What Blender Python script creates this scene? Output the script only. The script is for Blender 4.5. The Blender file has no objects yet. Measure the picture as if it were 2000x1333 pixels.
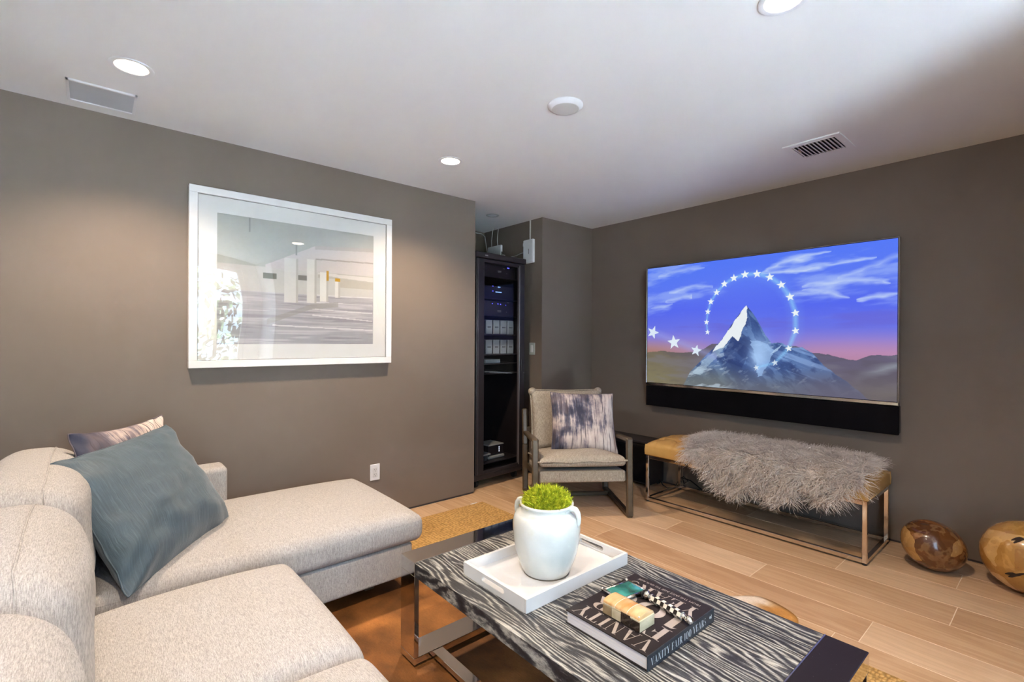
import bpy, math, random
import numpy as np
from mathutils import Vector, Matrix

random.seed(7)
rng = np.random.default_rng(7)
scene = bpy.context.scene
COL = scene.collection
pi = math.pi

# ------------------------------------------------------------------ camera
CAMZ = 1.2836
cam_d = bpy.data.cameras.new('camera')
cam_d.sensor_width = 36.0
cam_d.lens = 36.0 * 946.19 / 2000.0
cam_d.clip_start = 0.02
cam = bpy.data.objects.new('camera', cam_d)
COL.objects.link(cam)
_fw = Vector((0.65155361, 0.75859973, -0.00208244))
_rt = Vector((0.75859666, -0.65153522, 0.00574103))
_up = Vector((-0.00299836, 0.00532032, 0.99998135))
cam.matrix_world = Matrix(((_rt.x, _up.x, -_fw.x, 0), (_rt.y, _up.y, -_fw.y, 0), (_rt.z, _up.z, -_fw.z, CAMZ), (0, 0, 0, 1)))
scene.camera = cam

# ------------------------------------------------------------------ exposure, world, sun
EXPOSURE = 0.22
vs = scene.view_settings
scene.display_settings.display_device = 'sRGB'
vs.view_transform = 'Standard'
vs.look = 'None'
vs.gamma = 1.0
vs.exposure = EXPOSURE
vs.use_curve_mapping = False
scene.cycles.use_denoising = True
scene.cycles.max_bounces = 7
scene.cycles.diffuse_bounces = 4
scene.cycles.glossy_bounces = 4
scene.cycles.transparent_max_bounces = 8
scene.cycles.use_adaptive_sampling = True
scene.cycles.adaptive_threshold = 0.05
scene.cycles.adaptive_min_samples = 20
scene.cycles.sample_clamp_indirect = 140.0
scene.cycles.caustics_reflective = False
scene.cycles.caustics_refractive = False

SKY = 7.0
world = bpy.data.worlds.new('sky')
world.use_nodes = True
scene.world = world
wb = world.node_tree.nodes['Background']
wb.inputs[0].default_value = (0.54, 0.75, 1.0, 1)
wb.inputs[1].default_value = SKY

sun_d = bpy.data.lights.new('sun', 'SUN')
sun_d.energy = 560.0
sun_d.color = (0.75, 0.885, 1.0)
sun_d.angle = math.radians(0.6)
sun = bpy.data.objects.new('sun', sun_d)
COL.objects.link(sun)
sun.rotation_euler = Vector((-0.04, -0.16, -0.985)).to_track_quat('-Z', 'Y').to_euler()

# room dimensions (metres; x along the picture wall, y towards it, camera above the origin)
XT, YP, CH = 3.893, 3.272, 2.44          # television wall, picture wall, ceiling height
XN0, XN1, YN = 2.400, 3.179, 4.170       # niche
XW, YS = -2.4, -1.75                     # far walls out of view
WX0, WX1, WZ1 = -1.55, 1.66, 2.28        # glazed opening in the south wall

portal_d = bpy.data.lights.new('window_portal', 'AREA')
portal_d.shape = 'RECTANGLE'
portal_d.size = WX1 - WX0
portal_d.size_y = WZ1
portal_d.cycles.is_portal = True
portal = bpy.data.objects.new('window_portal', portal_d)
COL.objects.link(portal)
portal.location = ((WX0 + WX1) / 2, YS - 0.02, WZ1 / 2)
portal.rotation_euler = (math.radians(90), 0, 0)

# ------------------------------------------------------------------ helpers: nodes and materials
def lin(c):
    c = c / 255.0
    return c / 12.92 if c <= 0.04045 else ((c + 0.055) / 1.055) ** 2.4

def rgb(r, g, b):
    return (lin(r), lin(g), lin(b), 1.0)

class NT:
    def __init__(s, name):
        s.m = bpy.data.materials.new(name)
        s.m.use_nodes = True
        s.t = s.m.node_tree
        s.b = s.t.nodes['Principled BSDF']
        s.out = s.t.nodes['Material Output']
    def n(s, kind, ins=None, **kw):
        x = s.t.nodes.new('ShaderNode' + kind)
        for k, v in kw.items():
            setattr(x, k, v)
        for k, v in (ins or {}).items():
            if isinstance(v, bpy.types.NodeSocket):
                s.t.links.new(v, x.inputs[k])
            else:
                x.inputs[k].default_value = v
        return x
    def link(s, a, b):
        s.t.links.new(a, b)
    def set(s, **kw):
        for k, v in kw.items():
            k = k.replace('_', ' ')
            if isinstance(v, bpy.types.NodeSocket):
                s.t.links.new(v, s.b.inputs[k])
            else:
                s.b.inputs[k].default_value = v
        return s
    def coord(s, scale=(1, 1, 1), src='Object', rnd=0.0, rot=(0, 0, 0)):
        c = s.n('TexCoord').outputs[src]
        if rnd:
            oi = s.n('ObjectInfo').outputs['Random']
            mu = s.n('Math', {0: oi, 1: rnd}, operation='MULTIPLY').outputs[0]
            cb = s.n('CombineXYZ', {0: mu, 1: mu, 2: mu}).outputs[0]
            c = s.n('VectorMath', {0: c, 1: cb}, operation='ADD').outputs[0]
        mp = s.n('Mapping', {'Vector': c, 'Scale': scale, 'Rotation': rot})
        return mp.outputs[0]
    def noise(s, vec, scale=5, detail=3, rough=0.55, dist=0.0):
        return s.n('TexNoise', {'Vector': vec, 'Scale': scale, 'Detail': detail, 'Roughness': rough, 'Distortion': dist}).outputs['Fac']
    def ramp(s, fac, stops, interp='LINEAR'):
        r = s.n('ValToRGB', {'Fac': fac})
        r.color_ramp.interpolation = interp
        el = r.color_ramp.elements
        while len(el) < len(stops):
            el.new(0.5)
        for e, (p, c) in zip(el, stops):
            e.position = p
            e.color = c if len(c) == 4 else (*c, 1)
        return r.outputs['Color']
    def mix(s, fac, a, b, mode='MIX'):
        x = s.n('MixRGB', {'Fac': fac, 'Color1': a, 'Color2': b}, blend_type=mode)
        return x.outputs[0]
    def bump(s, h, strength=0.3, dist=0.01):
        return s.n('Bump', {'Height': h, 'Strength': strength, 'Distance': dist}).outputs[0]

def plain(name, col, rough=0.5, metal=0.0, var=0.05, vscale=8.0, bump=0.0, bscale=60.0, spec=0.5, coat=0.0):
    t = NT(name)
    c = t.coord()
    f = t.noise(c, vscale, 3)
    a = tuple(max(0, x * (1 - var)) for x in col[:3]) + (1,)
    b = tuple(min(1, x * (1 + var)) for x in col[:3]) + (1,)
    t.set(Base_Color=t.ramp(f, [(0.3, a), (0.7, b)]), Roughness=rough, Metallic=metal, Specular_IOR_Level=spec, Coat_Weight=coat)
    if bump:
        t.set(Normal=t.bump(t.noise(c, bscale, 4), bump, 0.005))
    return t.m

def glow(name, col, strength):
    t = NT(name)
    t.set(Base_Color=(0.02, 0.02, 0.02, 1), Emission_Color=col, Emission_Strength=strength)
    return t.m

def fabric(name, dark, light, scale=1.0, bump=0.35, rough=0.9, src='Object'):
    t = NT(name)
    a = t.noise(t.coord((900 * scale, 110 * scale, 110 * scale), src), 1.0, 1, 0.5)
    b = t.noise(t.coord((110 * scale, 900 * scale, 900 * scale), src), 1.0, 1, 0.5)
    s = t.n('Math', {0: a, 1: b}, operation='ADD').outputs[0]
    h = t.n('Math', {0: s, 1: 0.5}, operation='MULTIPLY').outputs[0]
    slub = t.noise(t.coord((520 * scale, 48 * scale, 48 * scale), src), 1.0, 2)
    h2 = t.n('Math', {0: slub, 1: 0.45, 2: t.n('Math', {0: h, 1: 0.55}, operation='MULTIPLY').outputs[0]}, operation='MULTIPLY_ADD').outputs[0]
    col = t.ramp(h2, [(0.39, dark), (0.62, light)])
    t.set(Base_Color=col, Roughness=rough, Specular_IOR_Level=0.2, Sheen_Weight=0.1, Normal=t.bump(h, bump, 0.003))
    return t.m

MT = {}
MT['wall'] = plain('wall_paint', (0.190, 0.151, 0.122), 0.62, var=0.02, vscale=3, bump=0.04, bscale=260, spec=0.3)
MT['wall_pale'] = plain('pale_wall_paint', (0.62, 0.60, 0.57), 0.7, var=0.02)
MT['ceiling'] = plain('ceiling_paint', (0.76, 0.755, 0.755), 0.8, var=0.01, vscale=3, bump=0.03, bscale=200, spec=0.2)
MT['reveal'] = plain('dark_reveal', (0.055, 0.05, 0.055), 0.6)
MT['white'] = plain('white_plastic', (0.72, 0.72, 0.74), 0.4, var=0.02)
MT['white_lacquer'] = plain('white_lacquer', (0.64, 0.64, 0.645), 0.22, var=0.015, coat=0.3)
MT['frame_white'] = plain('white_painted_wood', (0.74, 0.73, 0.72), 0.45, var=0.03, bump=0.05, bscale=90)
MT['mat_board'] = plain('mat_board', (0.78, 0.775, 0.76), 0.85, var=0.01)
MT['grille'] = plain('speaker_grille', (0.50, 0.53, 0.57), 0.7, var=0.02)
MT['black'] = plain('black_metal', (0.012, 0.011, 0.013), 0.42, var=0.1)
MT['black_satin'] = plain('black_satin', (0.028, 0.024, 0.027), 0.35, var=0.08)
MT['rack_metal'] = plain('rack_powder_coat', (0.026, 0.022, 0.025), 0.38, var=0.08, bump=0.05, bscale=400)
MT['black_cloth'] = plain('black_speaker_cloth', (0.006, 0.0055, 0.007), 0.95, var=0.15, bump=0.2, bscale=600, spec=0.08)
MT['rubber'] = plain('black_rubber', (0.01, 0.01, 0.01), 0.7)
MT['steel'] = plain('brushed_steel', (0.55, 0.52, 0.50), 0.28, 1.0, var=0.06)
MT['silver'] = plain('silver_casing', (0.40, 0.44, 0.43), 0.45, 0.0, var=0.05)
MT['silver_dark'] = plain('grey_casing', (0.10, 0.11, 0.11), 0.5, 0.2)

def chrome(name, col, rough):
    t = NT(name)
    c = t.coord((1, 1, 1))
    sc = t.noise(t.coord((60, 900, 60), rot=(0.2, 0.1, 0.5)), 1.0, 2, 0.5)
    t.set(Base_Color=t.ramp(t.noise(c, 3), [(0.3, tuple(0.95 * x for x in col[:3])), (0.7, col[:3])]), Metallic=1.0,
          Roughness=t.ramp(sc, [(0.45, (rough,) * 3), (0.85, (rough + 0.12,) * 3)]))
    return t.m
MT['chrome'] = chrome('polished_chrome', (0.82, 0.79, 0.77, 1), 0.04)
MT['chrome_b'] = chrome('warm_polished_chrome', (0.80, 0.74, 0.68, 1), 0.10)

# oak floor
def oak():
    t = NT('oak_plank')
    v = t.coord((1, 1, 1), rnd=40.0)
    warp = t.noise(t.coord((3.0, 0.9, 1), rnd=40.0), 1.5, 2)
    gx = t.n('SeparateXYZ', {0: v}).outputs[0]
    gn = t.noise(t.coord((5.0, 0.55, 1), rnd=40.0), 1.0, 3, 0.5)
    gp = t.n('Math', {0: gn, 1: 60.0, 2: t.n('Math', {0: gx, 1: 70.0}, operation='MULTIPLY').outputs[0]}, operation='MULTIPLY_ADD').outputs[0]
    g = t.n('Math', {0: t.n('Math', {0: gp}, operation='SINE').outputs[0], 1: 0.5, 2: 0.5}, operation='MULTIPLY_ADD').outputs[0]
    fib = t.noise(t.coord((95, 2.6, 1), rnd=40.0), 1.0, 5, 0.75, 0.6)
    rnd = t.n('ObjectInfo').outputs['Random']
    base = t.ramp(rnd, [(0.0, (0.42, 0.235, 0.12)), (0.25, (0.60, 0.385, 0.22)), (0.5, (0.50, 0.295, 0.155)), (0.75, (0.70, 0.49, 0.32)), (1.0, (0.54, 0.34, 0.19))])
    c1 = t.mix(0.24, base, t.ramp(g, [(0.25, (0.33, 0.18, 0.085)), (0.7, (0.62, 0.42, 0.26))]))
    c2 = t.mix(0.30, c1, t.ramp(fib, [(0.3, (0.34, 0.19, 0.10)), (0.52, (0.52, 0.33, 0.19)), (0.75, (0.74, 0.57, 0.42))]))
    c3 = t.mix(t.ramp(warp, [(0.55, (0, 0, 0)), (0.8, (0.35, 0.35, 0.35))]), c2, (0.36, 0.20, 0.105, 1))
    t.set(Base_Color=c3, Roughness=t.ramp(fib, [(0.3, (0.42,) * 3), (0.7, (0.55,) * 3)]), Specular_IOR_Level=0.4, Normal=t.bump(fib, 0.12, 0.002))
    return t.m
MT['oak'] = oak()
MT['oak_joint'] = plain('plank_joint', (0.80, 0.66, 0.50), 0.7)

# jute weave
def jute():
    t = NT('jute_weave')
    v = t.coord((1, 1, 1))
    vo = t.n('TexVoronoi', {'Vector': t.coord((48, 78, 1)), 'Scale': 1.0, 'Randomness': 0.5}).outputs['Distance']
    nz = t.noise(t.coord((220, 220, 1)), 1.0, 3)
    blot = t.noise(t.coord((3, 3, 1)), 1.0, 3)
    c = t.ramp(vo, [(0.0, (0.74, 0.45, 0.18)), (0.40, (0.56, 0.31, 0.105)), (0.62, (0.15, 0.065, 0.018))])
    c = t.mix(0.35, c, t.ramp(nz, [(0.3, (0.30, 0.16, 0.045)), (0.7, (0.68, 0.45, 0.19))]))
    c = t.mix(0.25, c, t.ramp(blot, [(0.3, (0.38, 0.21, 0.06)), (0.7, (0.62, 0.40, 0.15))]))
    inv = t.n('Math', {0: 1.0, 1: vo}, operation='SUBTRACT').outputs[0]
    t.set(Base_Color=c, Roughness=0.9, Specular_IOR_Level=0.1, Normal=t.bump(inv, 0.9, 0.008))
    return t.m
MT['jute'] = jute()

MT['linen'] = fabric('oatmeal_linen', (0.265, 0.248, 0.238, 1), (0.53, 0.503, 0.482, 1), 1.25, 0.35)
MT['chair_cloth'] = fabric('greige_tweed', (0.22, 0.185, 0.145, 1), (0.54, 0.47, 0.39, 1), 1.0, 0.4)

def blue_cloth():
    t = NT('slate_blue_slub')
    a = t.noise(t.coord((140, 5, 1), 'UV'), 1.0, 4, 0.65)
    b = t.noise(t.coord((4, 4, 1), 'UV'), 1.0, 3)
    c = t.ramp(a, [(0.25, (0.026, 0.045, 0.062)), (0.55, (0.050, 0.084, 0.112)), (0.8, (0.115, 0.165, 0.205))])
    c = t.mix(0.3, c, t.ramp(b, [(0.3, (0.038, 0.062, 0.084)), (0.7, (0.074, 0.115, 0.146))]))
    t.set(Base_Color=c, Roughness=0.55, Specular_IOR_Level=0.35, Sheen_Weight=0.3, Normal=t.bump(a, 0.35, 0.004))
    return t.m
MT['blue_cloth'] = blue_cloth()

def ink_cloth(name, seed, bias=0.0):
    t = NT(name)
    loc = (seed, seed * 1.7, 0)
    def uvn(sc, det=3, ro=0.6):
        m = t.n('Mapping', {'Vector': t.n('TexCoord').outputs['UV'], 'Scale': sc, 'Location': loc}).outputs[0]
        return t.noise(m, 1.0, det, ro)
    streak = uvn((26, 2.2, 1), 4, 0.65)
    thin = uvn((60, 1.6, 1), 2, 0.5)
    patch = uvn((2.6, 2.0, 1), 4, 0.6)
    warm = uvn((3.5, 2.5, 1), 2)
    s = t.n('Math', {0: patch, 1: t.n('Math', {0: streak, 1: 0.55}, operation='MULTIPLY').outputs[0]}, operation='ADD').outputs[0]
    ux = t.n('SeparateXYZ', {0: t.n('TexCoord').outputs['UV']}).outputs[0]
    ux = t.n('Math', {0: ux, 1: 0.5}, operation='SUBTRACT').outputs[0]
    s = t.n('Math', {0: ux, 1: bias, 2: s}, operation='MULTIPLY_ADD').outputs[0]
    c = t.ramp(s, [(0.64, (0.045, 0.048, 0.08)), (0.73, (0.13, 0.125, 0.17)), (0.78, (0.34, 0.29, 0.29)), (0.86, (0.56, 0.47, 0.43)), (0.98, (0.68, 0.60, 0.56))])
    c = t.mix(t.ramp(warm, [(0.45, (0, 0, 0)), (0.75, (0.4, 0.4, 0.4))]), c, (0.46, 0.34, 0.31, 1))
    c = t.mix(t.ramp(thin, [(0.58, (0, 0, 0)), (0.65, (0.9, 0.9, 0.9))]), c, (0.075, 0.06, 0.075, 1))
    t.set(Base_Color=c, Roughness=0.7, Specular_IOR_Level=0.25, Normal=t.bump(streak, 0.15, 0.003))
    return t.m
MT['ink_a'] = ink_cloth('ink_streak_cloth', 3.1, 0.14)
MT['ink_b'] = ink_cloth('ink_streak_cloth_rose', 8.4, 0.55)

# cerused black oak
def cerused():
    t = NT('cerused_black_oak')
    x = t.n('SeparateXYZ', {0: t.coord((1, 1, 1), rnd=25.0)}).outputs[0]
    n1 = t.noise(t.coord((5.0, 1.3, 3), rnd=25.0), 1.0, 2, 0.45)
    n2 = t.noise(t.coord((45, 7, 20), rnd=25.0), 1.0, 2, 0.5)
    fib = t.noise(t.coord((380, 22, 60), rnd=25.0), 1.0, 4, 0.75)
    blot = t.noise(t.coord((9, 2.2, 4), rnd=25.0), 1.0, 2)
    ph = t.n('Math', {0: x, 1: 58.0}, operation='MULTIPLY').outputs[0]
    ph = t.n('Math', {0: n1, 1: 19.0, 2: ph}, operation='MULTIPLY_ADD').outputs[0]
    ph = t.n('Math', {0: n2, 1: 1.6, 2: ph}, operation='MULTIPLY_ADD').outputs[0]
    w = t.n('Math', {0: t.n('Math', {0: ph, 1: 6.2832}, operation='MULTIPLY').outputs[0]}, operation='SINE').outputs[0]
    s = t.n('Math', {0: w, 1: 0.15, 2: fib}, operation='MULTIPLY_ADD').outputs[0]
    s = t.n('Math', {0: blot, 1: 0.5, 2: s}, operation='MULTIPLY_ADD').outputs[0]
    r = t.n('MapRange', {'Value': s, 1: 0.47, 2: 1.07}).outputs[0]
    c = t.ramp(r, [(0.0, (0.016, 0.017, 0.022)), (0.34, (0.030, 0.032, 0.040)), (0.50, (0.070, 0.073, 0.080)), (0.66, (0.24, 0.24, 0.23)), (0.9, (0.46, 0.45, 0.42))])
    t.set(Base_Color=c, Roughness=0.42, Specular_IOR_Level=0.4, Normal=t.bump(r, 0.25, 0.002))
    return t.m
MT['cerused'] = cerused()

def dusty_dark_reflection():
    t = NT('dusty_painted_reflection')  # dark reflection in polished chrome put into the colour, plus real dust specks
    d = t.n('TexVoronoi', {'Vector': t.coord((90, 90, 90)), 'Scale': 1.0}).outputs['Distance']
    n = t.noise(t.coord((9, 9, 9)), 1.0, 5, 0.7)
    c = t.ramp(d, [(0.03, (0.30, 0.28, 0.28)), (0.07, (0.018, 0.014, 0.017))])
    c = t.mix(t.ramp(n, [(0.62, (0, 0, 0)), (0.75, (0.25, 0.25, 0.25))]), c, (0.12, 0.09, 0.10, 1))
    t.set(Base_Color=c, Roughness=0.38, Specular_IOR_Level=0.12)
    return t.m
MT['dusty_dark_reflection'] = dusty_dark_reflection()

def glaze():
    t = NT('white_glaze')
    n = t.noise(t.coord((1, 1, 1)), 7, 4)
    bands = t.noise(t.coord((1, 1, 55)), 1.0, 2)
    c = t.ramp(n, [(0.35, (0.56, 0.60, 0.585)), (0.6, (0.64, 0.66, 0.64)), (0.74, (0.58, 0.575, 0.48))])
    t.set(Base_Color=c, Roughness=0.12, Coat_Weight=0.5, Coat_Roughness=0.05, Normal=t.bump(bands, 0.12, 0.004))
    return t.m
MT['glaze'] = glaze()
MT['clay_foot'] = plain('unglazed_clay', (0.20, 0.17, 0.13), 0.8, var=0.2)

def moss():
    t = NT('moss')
    n = t.noise(t.coord((60, 60, 60)), 1.0, 3)
    c = t.ramp(n, [(0.3, (0.20, 0.27, 0.012)), (0.5, (0.40, 0.46, 0.02)), (0.7, (0.66, 0.64, 0.05))])
    t.set(Base_Color=c, Roughness=0.8, Specular_IOR_Level=0.2)
    return t.m
MT['moss'] = moss()

def leather():
    t = NT('tan_leather')
    n = t.noise(t.coord((5, 5, 5)), 1.0, 3)
    f = t.n('TexVoronoi', {'Vector': t.coord((320, 320, 320)), 'Scale': 1.0}).outputs['Distance']
    t.set(Base_Color=t.ramp(n, [(0.3, (0.50, 0.275, 0.075)), (0.7, (0.585, 0.335, 0.105))]), Roughness=0.42, Specular_IOR_Level=0.4, Normal=t.bump(f, 0.08, 0.002))
    return t.m
MT['leather'] = leather()
MT['leather_dark'] = plain('tan_leather_button', (0.42, 0.22, 0.06), 0.5)

def wool():
    t = NT('taupe_wool')
    n = t.noise(t.coord((9, 9, 9)), 1.0, 3)
    f = t.noise(t.coord((120, 120, 120)), 1.0, 2)
    c = t.ramp(n, [(0.3, (0.54, 0.45, 0.39)), (0.7, (0.74, 0.66, 0.60))])
    c = t.mix(0.3, c, t.ramp(f, [(0.3, (0.38, 0.31, 0.27)), (0.7, (0.82, 0.78, 0.74))]))
    t.set(Base_Color=c, Roughness=0.75, Specular_IOR_Level=0.2)
    return t.m
MT['wool'] = wool()

def attr_mat(name, rough=0.6, bump=0.0, emit=0.0):
    t = NT(name)
    a = t.n('VertexColor', layer_name='Col').outputs['Color']
    if emit:
        t.set(Base_Color=(0.004, 0.004, 0.005, 1), Emission_Color=a, Emission_Strength=emit, Roughness=0.25, Specular_IOR_Level=0.3)
    else:
        f = t.noise(t.coord((170, 45, 1), rot=(0, 0, 0.5)), 1.0, 4, 0.7, 1.5)
        c = t.mix(0.35 if bump else 0.0, a, t.ramp(f, [(0.3, (0.2, 0.2, 0.2)), (0.65, (1, 1, 1))]), 'MULTIPLY')
        t.set(Base_Color=c, Roughness=rough, Specular_IOR_Level=0.25)
        if bump:
            t.set(Normal=t.bump(f, bump, 0.004))
    return t.m
MT['hide'] = attr_mat('cow_hair', 0.5, 0.35)
MT['screen'] = attr_mat('lit_screen', emit=0.92 * 2 ** (-EXPOSURE))
MT['print'] = attr_mat('photo_print', 0.8)
MT['screen'].cycles.emission_sampling = 'NONE'

def burl(name, seed, sc, cols):
    t = NT(name)
    m = t.n('Mapping', {'Vector': t.n('TexCoord').outputs['Object'], 'Location': (seed, seed, seed), 'Scale': (sc, sc, sc)}).outputs[0]
    nz = t.n('TexNoise', {'Vector': m, 'Scale': 0.9, 'Detail': 4.0}).outputs['Color']
    wv = t.mix(0.55, m, nz, 'ADD')
    vo = t.n('TexVoronoi', {'Vector': wv, 'Scale': 1.0}, feature='F1').outputs['Color']
    sep = t.n('SeparateColor', {0: vo}).outputs[0]
    ph = t.noise(wv, 1.2, 3, 0.5)
    rings = t.n('Math', {0: t.n('Math', {0: ph, 1: 24.0}, operation='MULTIPLY').outputs[0]}, operation='SINE').outputs[0]
    fine = t.noise(wv, 9.0, 4, 0.7)
    c = t.ramp(sep, [(p, q) for p, q in cols])
    c = t.mix(0.16, c, t.ramp(rings, [(0.0, (0.16, 0.06, 0.014)), (0.8, (0.66, 0.38, 0.14))]))
    c = t.mix(t.ramp(fine, [(0.62, (0, 0, 0)), (0.74, (0.55,) * 3)]), c, (0.13, 0.05, 0.014, 1))
    t.set(Base_Color=c, Roughness=0.24, Coat_Weight=0.7, Coat_Roughness=0.08, Normal=t.bump(fine, 0.08, 0.004))
    return t.m
MT['burl_a'] = burl('polished_root_wood_dark', 2.3, 10.0, [(0.0, (0.085, 0.028, 0.008)), (0.36, (0.15, 0.05, 0.012)), (0.44, (0.46, 0.22, 0.05)), (0.60, (0.58, 0.32, 0.10)), (0.68, (0.10, 0.034, 0.009)), (1.0, (0.27, 0.10, 0.022))])
MT['burl_b'] = burl('polished_root_wood_honey', 7.1, 10.0, [(0.0, (0.40, 0.19, 0.035)), (0.35, (0.48, 0.24, 0.05)), (0.45, (0.70, 0.42, 0.15)), (0.62, (0.66, 0.38, 0.13)), (0.72, (0.36, 0.16, 0.03)), (1.0, (0.55, 0.29, 0.07))])
MT['void'] = plain('dark_wood_hollow', (0.03, 0.014, 0.006), 0.9)

MT['bronze_wood'] = plain('bronze_stained_wood', (0.095, 0.070, 0.044), 0.36, 0.15, var=0.25, vscale=14, bump=0.06, bscale=120)
MT['book_cloth'] = plain('black_book_cover', (0.020, 0.016, 0.018), 0.45, var=0.05, spec=0.22)
MT['book_spine'] = plain('blue_black_spine', (0.028, 0.034, 0.045), 0.30, var=0.05)
MT['letter'] = plain('taupe_foil_lettering', (0.36, 0.315, 0.29), 0.40, 0.1, var=0.05)
MT['letter_pale'] = plain('silver_lettering', (0.60, 0.62, 0.64), 0.4, 0.1, var=0.05)

def pages():
    t = NT('page_edges')
    n = t.noise(t.coord((3, 3, 900)), 1.0, 2)
    t.set(Base_Color=t.ramp(n, [(0.3, (0.48, 0.47, 0.50)), (0.5, (0.70, 0.69, 0.72)), (0.62, (0.72, 0.64, 0.62))]), Roughness=0.8)
    return t.m
MT['pages'] = pages()

def horn(name, a, b):
    t = NT(name)
    n = t.noise(t.coord((30, 9, 30), rnd=20.0), 1.0, 3)
    t.set(Base_Color=t.ramp(n, [(0.3, a), (0.7, b)]), Roughness=0.16, Coat_Weight=0.5)
    return t.m
MT['horn_amber'] = horn('amber_horn', (0.42, 0.20, 0.05), (0.66, 0.46, 0.25))
MT['horn_cream'] = horn('cream_horn', (0.44, 0.36, 0.22), (0.66, 0.58, 0.42))
MT['horn_dark'] = horn('dark_horn', (0.020, 0.014, 0.012), (0.06, 0.04, 0.03))
MT['horn_brown'] = horn('brown_horn', (0.20, 0.14, 0.08), (0.34, 0.25, 0.14))
MT['bone'] = plain('bone_inlay', (0.66, 0.62, 0.54), 0.3)
MT['ebony'] = plain('ebony_inlay', (0.015, 0.013, 0.012), 0.3)

def clear_glass(name, tint, gloss=0.04, wavy=0.0, edge=1.0):
    t = NT(name)
    tr = t.n('BsdfTransparent', {'Color': tint})
    gl = t.n('BsdfGlossy', {'Color': (1, 1, 1, 1), 'Roughness': 0.0})
    lw = t.n('LayerWeight', {'Blend': 0.5}).outputs['Facing']
    if wavy:
        nb = t.bump(t.noise(t.coord((1.6, 1.6, 1.6)), 1.0, 0), wavy, 0.05)
        t.link(nb, gl.inputs['Normal'])
    p5 = t.n('Math', {0: lw, 1: 5.0}, operation='POWER').outputs[0]
    f = t.n('Math', {0: p5, 1: (1.0 - gloss) * edge, 2: gloss}, operation='MULTIPLY_ADD').outputs[0]
    mx = t.n('MixShader', {0: f, 1: tr.outputs[0], 2: gl.outputs[0]})
    t.link(mx.outputs[0], t.out.inputs['Surface'])
    return t.m
MT['pane'] = clear_glass('window_glass', (0.97, 0.98, 0.98, 1), 0.03)
MT['acrylic'] = clear_glass('picture_acrylic', (0.98, 0.98, 0.975, 1), 0.05, 0.25)
MT['smoked'] = clear_glass('smoked_glass', (0.90, 0.89, 0.90, 1), 0.008, 0.0, 0.15)

def lens_glass():
    t = NT('teal_lens_glass')
    n = t.noise(t.coord((14, 14, 14)), 1.0, 2)
    t.set(Base_Color=t.ramp(n, [(0.35, (0.01, 0.06, 0.055)), (0.65, (0.05, 0.26, 0.23))]), Roughness=0.03, Coat_Weight=1.0)
    return t.m
MT['lens_glass'] = lens_glass()

MT['lamp'] = glow('lit_lamp_lens', (1.0, 0.86, 0.68, 1), 18.0)
MT['lamp_off'] = plain('unlit_lamp_lens', (0.55, 0.60, 0.63), 0.3)
MT['led_blue'] = glow('blue_led', (0.10, 0.10, 1.0, 1), 2.2)
MT['led_cyan'] = glow('pale_blue_led', (0.25, 0.45, 1.0, 1), 1.6)
MT['led_white'] = glow('white_led', (0.75, 0.82, 1.0, 1), 1.6)
MT['badge'] = plain('grey_badge_print', (0.32, 0.33, 0.34), 0.5)
MT['lawn'] = plain('dark_mulch', (0.035, 0.034, 0.034), 0.9, var=0.3, vscale=30)
MT['bounce_stone'] = plain('pale_bounce_stone', (0.70, 0.72, 0.76), 0.7, var=0.06)  # pale stone of the added sunlight-bouncing slab
MT['leaf'] = plain('hedge_leaf', (0.03, 0.06, 0.018), 0.6, var=0.5, vscale=60)
MT['bark'] = plain('bark', (0.10, 0.07, 0.05), 0.9)
MT['cable_white'] = plain('white_cable', (0.62, 0.62, 0.60), 0.5)

for k_ in ('led_blue', 'led_cyan', 'led_white'):
    MT[k_].cycles.emission_sampling = 'NONE'

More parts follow.
